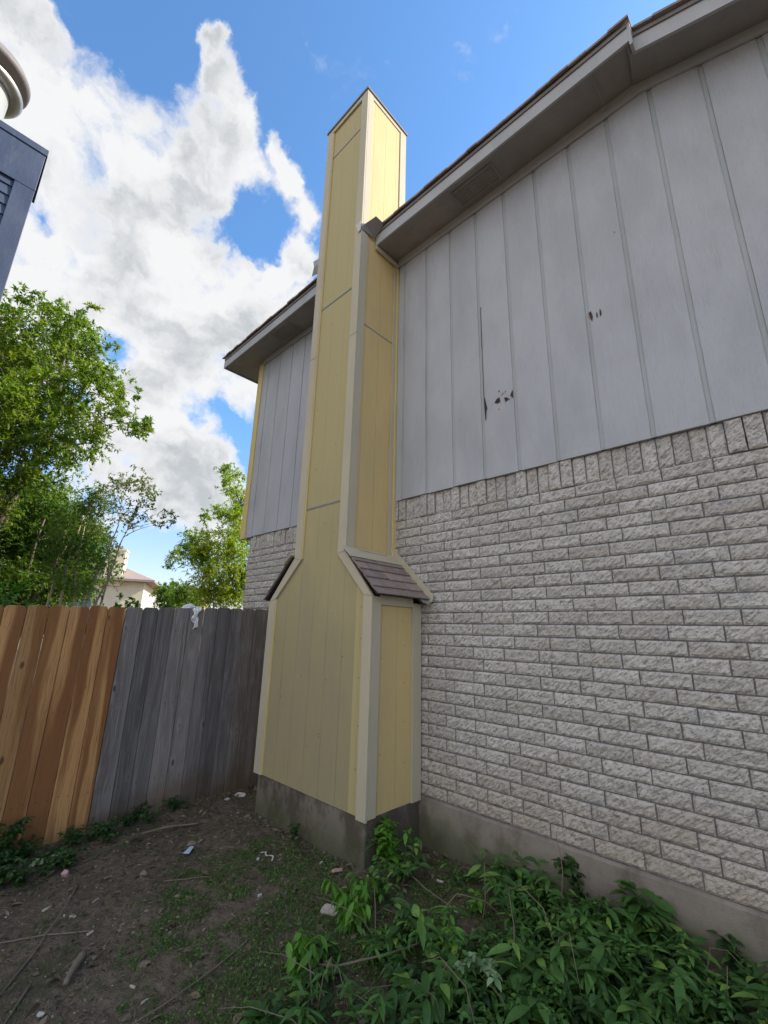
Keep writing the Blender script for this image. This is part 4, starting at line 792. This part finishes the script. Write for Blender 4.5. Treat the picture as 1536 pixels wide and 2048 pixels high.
# larger sticks
def stick(pts, r, label, m=M_twig, nm='stick', grp='fallen sticks on the ground'):
    pts = [Vector(p) for p in pts]; full = []
    for i in range(len(pts) - 1):
        for j in range(5): full.append(pts[i].lerp(pts[i + 1], j / 5))
    full.append(pts[-1]); full = [Vector((p.x + .006 * noise.noise(p * 9), p.y + .006 * noise.noise(p * 9 + Vector((5, 5, 5))), max(p.z, gn(p.x, p.y)) + r + .003 * noise.noise(p * 15))) for p in full]
    tag(obj(nm, MB().tube(full, [r * (1 - .45 * i / len(full)) for i in range(len(full))], 7), m, fix=False, smooth=True), label, 'stick', grp)
stick([(.174, -2.033, -.386), (.45, -2.16, -.37), (.801, -2.377, -.385), (1.04, -2.56, -.39)], .0055, 'longest thin pale stick, crossing the soil at the lower left')
stick([(.80, -2.08, -.38), (.647, -2.288, -.38), (.50, -2.52, -.396)], .0045, 'thin stick crossing under the longest pale one at the left')
stick([(1.52, -1.53, -.34), (1.577, -1.752, -.35), (1.608, -1.914, -.355), (1.64, -2.2, -.36)], .005, 'curved yellowish stick at the bottom centre of the bare ground')
stick([(1.03, -2.41, -.38), (1.25, -2.55, -.385)], .006, 'short stick in the bottom left corner')
stick([(-.24, -1.50, -.36), (-.225, -1.32, -.35), (-.1, -1.09, -.345)], .011, 'thick grey branch lying at the foot of the grey fence')
stick([(1.763, -.485, -.27), (1.994, -.586, -.25), (2.245, -.647, -.24)], .0055, 'brown cane leaning across the weeds right of the chimney base')
stick([(1.955, -1.447, -.30), (2.12, -1.42, -.25), (2.285, -1.186, -.22), (2.396, -.928, -.2)], .0065, 'crooked branch lying over the weeds in the bottom foreground')
stick([(1.003, -2.19, -.375), (1.09, -2.25, -.37), (1.17, -2.298, -.375)], .02, 'short thick bark covered piece of branch on the bare soil')
stick([(.55, -1.62, -.37), (.66, -1.50, -.36), (.75, -1.36, -.355)], .0035, 'fine straight twig on the soil left of the grass')
stick([(-.1, -1.95, -.37), (-.2, -1.55, -.33), (-.15, -1.25, -.33)], .004, 'long thin runner stem arching over the dark weeds by the fence', M_greenstem)
for k_, (a_, lb_) in enumerate([([(2.42, -.62, -.3), (2.44, -.60, -.15), (2.43, -.58, .02)], 'upright dry cane in the bare patch by the wall'), ([(2.55, -.45, -.3), (2.45, -.62, -.14), (2.35, -.75, -.10), (2.28, -.86, -.2)], 'arched dry cane bending over the bare patch'), ([(2.70, -.2, -.28), (2.72, -.19, -.05), (2.69, -.17, .14)], 'thin bare reddish stem standing near the wall'), ([(2.85, -1.05, -.2), (2.75, -.85, -.05), (2.60, -.62, -.02)], 'long green brown stem leaning across the right weeds')]): stick(a_, .0035, lb_, grp='dry canes among the weeds')
# debris pieces
def chip(x, y, l, w_, h, a, m, nm, label, cat, grp=None, tilt=.1):
    z = gn(x, y) + h * .4 + .003; R = Matrix.Rotation(a, 3, 'Z') @ Matrix.Rotation(tilt, 3, 'X'); n = 8; top = []
    out_ = [(math.copysign(abs(math.cos(t)) ** .45, math.cos(t)) * l / 2 * random.uniform(.82, 1.05), math.copysign(abs(math.sin(t)) ** .45, math.sin(t)) * w_ / 2 * random.uniform(.8, 1.05)) for t in np.arange(.39, 6.6, 2 * math.pi / n)][:n]
    vs = [tuple(Vector((x, y, z)) + R @ Vector((p[0], p[1], -h / 2))) for p in out_] + [tuple(Vector((x, y, z)) + R @ Vector((p[0] * .93, p[1] * .93, h / 2 + random.uniform(-.1, .25) * h))) for p in out_]
    vs.append(tuple(Vector((x, y, z)) + R @ Vector((0, 0, h * .65))))
    fs = [tuple(range(n - 1, -1, -1))] + [(i, (i + 1) % n, (i + 1) % n + n, i + n) for i in range(n)] + [(i + n, (i + 1) % n + n, 2 * n) for i in range(n)]
    return tag(obj(nm, MB().add(vs, fs), m, bevel=min(.0015, h * .15)), label, cat, grp)
# pale blue plastic wedge, box-like with a dark side
pw = empty('plastic_tool', (.294, -1.338, -.355), 'pale blue white plastic wedge lying on the soil in front of the grey fence', 'plastic piece')
z0 = gn(.294, -1.338) + .004
def rot2(x, y, a): return (x * math.cos(a) - y * math.sin(a) + .294, x * math.sin(a) + y * math.cos(a) - 1.338)
pl = [(-.055, -.022), (.04, -.016), (.055, -.012), (.055, .012), (.04, .015), (-.055, .024)]
mb = MB().prism([rot2(a, b, 2.35) for a, b in pl], z0 + .014, z0 + .020, 'z'); obj('top_shell', mb, M_bluewhite, pw, bevel=.002)
mb = MB().prism([rot2(a * .92, b * .86, 2.35) for a, b in pl], z0, z0 + .0138, 'z'); obj('underside', mb, M_dark, pw)
chip(1.662, -1.078, .125, .08, .014, .4, M_rubble, 'plaster_chunk', 'largest crumbly white chunk lying in the short grass', 'rubble', tilt=.25)
chip(1.343, -.756, .085, .07, .018, 1.1, M_pinkbrick, 'brick_fragment', 'pink brown masonry fragment by the chimney footing', 'rubble', tilt=-.5)
chip(-.513, -.473, .13, .09, .008, .3, M_white, 'paper_scrap', 'larger pale grey board scrap at the far end of the grey fence', 'scrap', 'pale scraps on the ground', .3)
chip(-.50, -.62, .06, .045, .006, 1.9, M_white, 'paper_scrap', 'small square white scrap beside the larger one at the far end of the fence', 'scrap', 'pale scraps on the ground', .1)
chip(.80, -1.05, .022, .018, .012, .5, M_white, 'foam_crumb', 'small white lump on the grass below the white ribbon', 'scrap', 'pale scraps on the ground')
chip(1.20, -1.275, .03, .014, .012, 1.5, M_white, 'foam_crumb', 'white crumb alone in the middle of the grass', 'scrap', 'pale scraps on the ground')
chip(.729, -.672, .05, .03, .02, .2, M_chip, 'stone', 'grey stone touching the chimney footing', 'stone')
chip(1.88, -1.44, .03, .02, .014, .8, M_white, 'foam_crumb', 'white crumb at the left edge of the big weeds', 'scrap', 'pale scraps on the ground')
chip(2.21, -.56, .045, .03, .01, 2.2, M_white, 'paper_scrap', 'white paper bit among the weeds right of the chimney', 'scrap', 'pale scraps on the ground')
chip(1.938, -.353, .05, .02, .008, .3, M_white, 'paper_scrap', 'white flake between the chimney corner weeds and the wall', 'scrap', 'pale scraps on the ground')
chip(1.558, -.663, .06, .016, .006, 2.4, M_white, 'paper_scrap', 'thin white sliver under the front corner of the chimney', 'scrap', 'pale scraps on the ground')
chip(1.157, -.746, .045, .015, .008, 1.9, M_white, 'paper_scrap', 'curled white bit in the grass left of the pink fragment', 'scrap', 'pale scraps on the ground')
chip(-.037, -2.061, .05, .04, .03, .7, M_red, 'crumpled_wrapper', 'crumpled red and white wrapper in the weeds by the cedar fence', 'wrapper', tilt=.5)
chip(1.272, -2.41, .035, .022, .009, .5, M_white, 'foam_crumb', 'white lump at the bottom left edge of the ground', 'scrap', 'pale scraps on the ground')
CH = [(.324, -2.222, .065, .02, 'cut wood chip farthest left on the bare soil'), (.555, -2.14, .04, .018, 'blocky cut wood chip beside the long pale stick'), (.802, -2.109, .045, .018, 'pale upright looking chip at the tip of the crossing stick'), (1.393, -2.074, .035, .012, 'narrow pale chip near the bottom centre left'), (1.515, -2.059, .04, .012, 'slanting pale chip just right of the narrow one at the bottom'), (1.033, -1.719, .02, .01, 'tiny pale chip in the middle of the bare soil'), (.47, -2.0, .055, .009, 'slender pale splinter left of centre on the soil'), (.50, -2.17, .03, .012, 'small chip between the blocky chip and the splinter')]
for x, y, l, w_, lb in CH: chip(x, y, l, w_, .006, random.uniform(0, 3), M_chip, 'wood_chip', lb, 'wood chip', 'cut wood chips on the soil')
# white ribbon
rb = []
for i in range(22):
    t = i / 21; x = .72 + .17 * t + .01 * math.sin(t * 9); y = -.985 + .05 * t - .05 * t * t + .012 * math.sin(t * 11); z = gn(x, y) + .008 + .012 * abs(math.sin(t * 6)); rb += [(x, y, z), (x + .003, y + .011, z + .003)]
rbo = obj('ribbon', MB().add(rb, [(2 * i, 2 * i + 2, 2 * i + 3, 2 * i + 1) for i in range(21)]), M_white, fix=False); tag(rbo, 'curled white plastic ribbon on the grass before the chimney', 'ribbon'); rbo.modifiers.new('s', 'SOLIDIFY').thickness = .0015

# ------------------------------------------------------------------ weeds
def weed_geo(x, y, h, nst, L, Wd, spread, g, lean=(0, 0), droop=.5, step=.05, z0=None):
    Ps, Ds, Ns, st = [], [], [], []
    zb = gn(x, y) if z0 is None else z0
    for s in range(nst):
        a = g.uniform(0, 6.28); hh = h * g.uniform(.6, 1.15); out_ = np.array([math.cos(a), math.sin(a), 0]) * spread * g.uniform(.3, 1.1) + np.array([lean[0], lean[1], 0])
        n = max(4, int(hh * 1.4 / step)); t = np.linspace(0, 1, n)[:, None]
        p = np.array([x, y, zb]) + out_ * t ** 1.5 + np.array([0, 0, 1]) * hh * (t - .28 * t ** 2.6) + g.normal(0, .004, (n, 3)) * t
        p[:, 1] = np.minimum(p[:, 1], -.025); st.append(p)
        for i in range(1, n):
            for side in (0, 1):
                if g.uniform() < .12: continue
                b = a + i * 2.4 + side * 3.14 + g.normal(0, .4); up = .35 - droop * (.3 + .7 * i / n) + g.normal(0, .2)
                Ps.append(p[i]); Ds.append([math.cos(b), math.sin(b), up]); Ns.append([g.normal(0, .3), g.normal(0, .3), 1])
    n = len(Ps); return np.array(Ps), np.array(Ds), np.array(Ns), L * g.uniform(.55, 1.25, n), Wd * g.uniform(.7, 1.2, n), st
def weed(name, label, x, y, h, nst, L, Wd, spread, seed, m, lean=(0, 0), droop=.5, step=.05, grp=None, cat='weed', z0=None):
    g = np.random.RandomState(seed); P, D, N, l, w_, st = weed_geo(x, y, h, nst, L, Wd, spread, g, lean, droop, step, z0)
    root = empty(name, (x, y, gn(x, y)), label, cat, grp); V, F, k = leaves(P, D, N, l, w_, small=False); V[:, 1] = np.minimum(V[:, 1], -.019)
    raw('foliage', V, F, np.repeat(g.uniform(0, 1, len(P)), k), m, root, smooth=True)
    mb = MB()
    for p in st: mb.tube(p, [.0035 * (1 - .6 * i / len(p)) for i in range(len(p))], 4, cap=False)
    obj('stem', mb, M_greenstem, root, fix=False)
WG = 'weeds growing below the wall'
weed('weed', 'bright green sapling at the right corner of the chimney footing', 1.60, -.48, .38, 11, .085, .036, .20, 1, M_leafbright, grp=WG, step=.055)
weed('weed', 'bright drooping plant with narrow hanging leaves left of the weed patch', 1.84, -1.08, .30, 12, .095, .028, .15, 2, M_leafbright, droop=1.4, step=.03, grp=WG)
weed('weed', 'dark leaved tangle around the foot of the bright sapling', 1.74, -.50, .22, 12, .07, .032, .22, 41, M_leafweed, grp=WG, step=.04)
weed('weed', 'mid green leafy stems between the sapling and the drooping plant', 1.80, -.80, .20, 9, .06, .026, .18, 42, M_leafbright2, grp=WG, step=.035)
weed('weed', 'tall bright sprig standing above the right part of the weed patch', 2.95, -.55, .42, 3, .075, .03, .08, 51, M_leafbright2, grp=WG, step=.05)
weed('weed', 'thin bright sprig leaning over the middle of the weed patch', 2.45, -1.0, .34, 3, .06, .022, .12, 52, M_leafbright, grp=WG, step=.05)
weed('vine', 'dark leaved vine climbing the concrete footing under the bricks', 2.78, -.05, .36, 3, .06, .045, .06, 3, M_leafshade, lean=(-.12, 0), step=.035, cat='vine')
weed('weed', 'large leaved dark plant standing tall against the footing at the right', 3.10, -.08, .36, 4, .13, .07, .08, 4, M_leafweed, step=.07, grp=WG)
weed('weed', 'small dark creeper at the front of the chimney footing', .74, -.69, .20, 4, .04, .022, .05, 6, M_leafshade, step=.02, grp=WG)
weed('weed', 'lone bright plant in the bare patch between the weeds and the wall', 2.32, -.50, .14, 3, .07, .035, .05, 7, M_leafbright, grp=WG)
weed('weed', 'pale round leaved spray lying over the front of the weeds', 2.62, -.98, .30, 4, .042, .026, .16, 8, M_leafpale, lean=(.12, -.1), step=.02, grp=WG)
weed('weed', 'yellow green plant at the front left tip of the weed patch', 1.96, -1.50, .24, 9, .07, .03, .10, 9, M_leafbright, droop=1.2, step=.035, grp=WG)
weed('weed', 'pale leaved plant in front of the cedar fence', -.25, -2.12, .13, 6, .04, .024, .14, 10, M_leafpale, step=.03, grp='weeds along the fence')
weed('weed', 'tall dark weed climbing the cedar boards at the left edge', -.60, -2.34, .34, 9, .05, .028, .13, 12, M_leafshade, step=.03, grp='weeds along the fence')
def mass(name, label, spots, m, L, Wd, h, seed, step=.05, spread=.12, droop=.5, nst=4):
    g = np.random.RandomState(seed); PP = []
    mb = MB()
    for (x, y) in spots:
        q = weed_geo(x, y, h(x, y) * g.uniform(.6, 1.2), nst, L, Wd, spread, g, droop=droop, step=step); PP.append(q)
        for p in q[5]: mb.tube(p, [.003 * (1 - .6 * i / len(p)) for i in range(len(p))], 3, cap=False)
    P, D, N, l, w_ = [np.concatenate([q[i] for q in PP]) for i in range(5)]
    V, F, k = leaves(P, D, N, l, w_, small=False); V[:, 1] = np.minimum(V[:, 1], -.019)
    nl = len(F); base = len(V); T = np.array(mb.v); FT = np.array(mb.f) + base
    tag(raw(name, np.r_[V, T], np.r_[F, FT], np.r_[np.repeat(g.uniform(0, 1, len(P)) ** 1.4, k), np.full(len(FT), .3)], m, smooth=True), label, 'weeds', kind='stuff')
def inpatch(x, y):  # the weed patch along the wall, right foreground
    if y > -.03: return False
    d = (x - 1.9) * .62 + (y + 1.45) * .78   # distance from the front edge line
    if x < 1.75 or y < -2.1: return False
    bare = (x - 2.18) ** 2 / .14 + (y + .52) ** 2 / .075 < 1
    return not bare
sp = []
while len(sp) < 225:
    x, y = random.uniform(1.75, 3.9), random.uniform(-1.9, -.04)
    if inpatch(x, y) and (x > 1.95 + .12 * math.sin(y * 9) or y > -.4) and (y > -.25 or x > 2.0) and random.random() < (.35 if x < 2.3 and y > -.9 else 1): sp.append((x, y))
hh = lambda x, y: .09 + .15 * max(0, min(1, (x - 2.0) / .8)) + (.03 if y < -.8 else 0)
mass('weed_patch', 'dense patch of large leaved weeds filling the lower right', sp[:62], M_leafweed, .115, .040, lambda x, y: hh(x, y) * 1.15, 21, step=.055)
mass('weed_patch', 'medium leaved weeds between the large ones in the weed patch', sp[62:104], M_leafweed, .062, .026, hh, 25, step=.032)
mass('weed_patch', 'narrow leaved brighter weeds poking up through the weed patch', sp[104:150], M_leafbright2, .07, .017, lambda x, y: hh(x, y) * 1.35, 31, step=.035, spread=.16, nst=3)
mass('weed_patch', 'tiny leaved pale weeds at the front edge of the weed patch', sp[150:190], M_leafbright2, .03, .016, lambda x, y: hh(x, y) * 1.1, 33, step=.018, spread=.18, nst=4)
mass('weed_patch', 'smaller leaved darker undergrowth mixed through the weed patch', sp[130:], M_leafshade, .06, .026, lambda x, y: hh(x, y) * .85, 22, step=.03)
mb = MB(); g = np.random.RandomState(77)
for i in range(34):
    x, y = g.uniform(1.9, 3.7), g.uniform(-1.7, -.08)
    if not inpatch(x, y): continue
    a = g.uniform(0, 6.28); l = g.uniform(.12, .5); h = hh(x, y) * g.uniform(.5, 1.5); z = gn(x, y); e = (x + l * math.cos(a), min(-.03, y + l * math.sin(a)))
    mb.tube([(x, y, z), (x * .7 + e[0] * .3, y * .7 + e[1] * .3, z + h * .8), (x * .3 + e[0] * .7, y * .3 + e[1] * .7, z + h), (e[0], e[1], z + h * g.uniform(.2, 1.0))], [.0028, .0024, .0018, .001], 4, cap=False, val=g.uniform())
tag(obj('dead_stems', mb, M_twig, fix=False), 'thin dry stems tangled through the weed patch', 'dry stems', kind='stuff')
sp = []
while len(sp) < 46:
    x, y = random.uniform(-.66, .0), random.uniform(-2.6, -.95)
    if x < -.62 + .55 * max(0.15, 1 - abs(y + 1.75) / .9) * random.random() or (y < -2.0 and x < -.05): sp.append((x, y))
mass('fence_weeds', 'dark low weeds along the foot of the fence', sp, M_leafshade, .04, .022, lambda x, y: .14, 23, step=.025, spread=.13, nst=6)
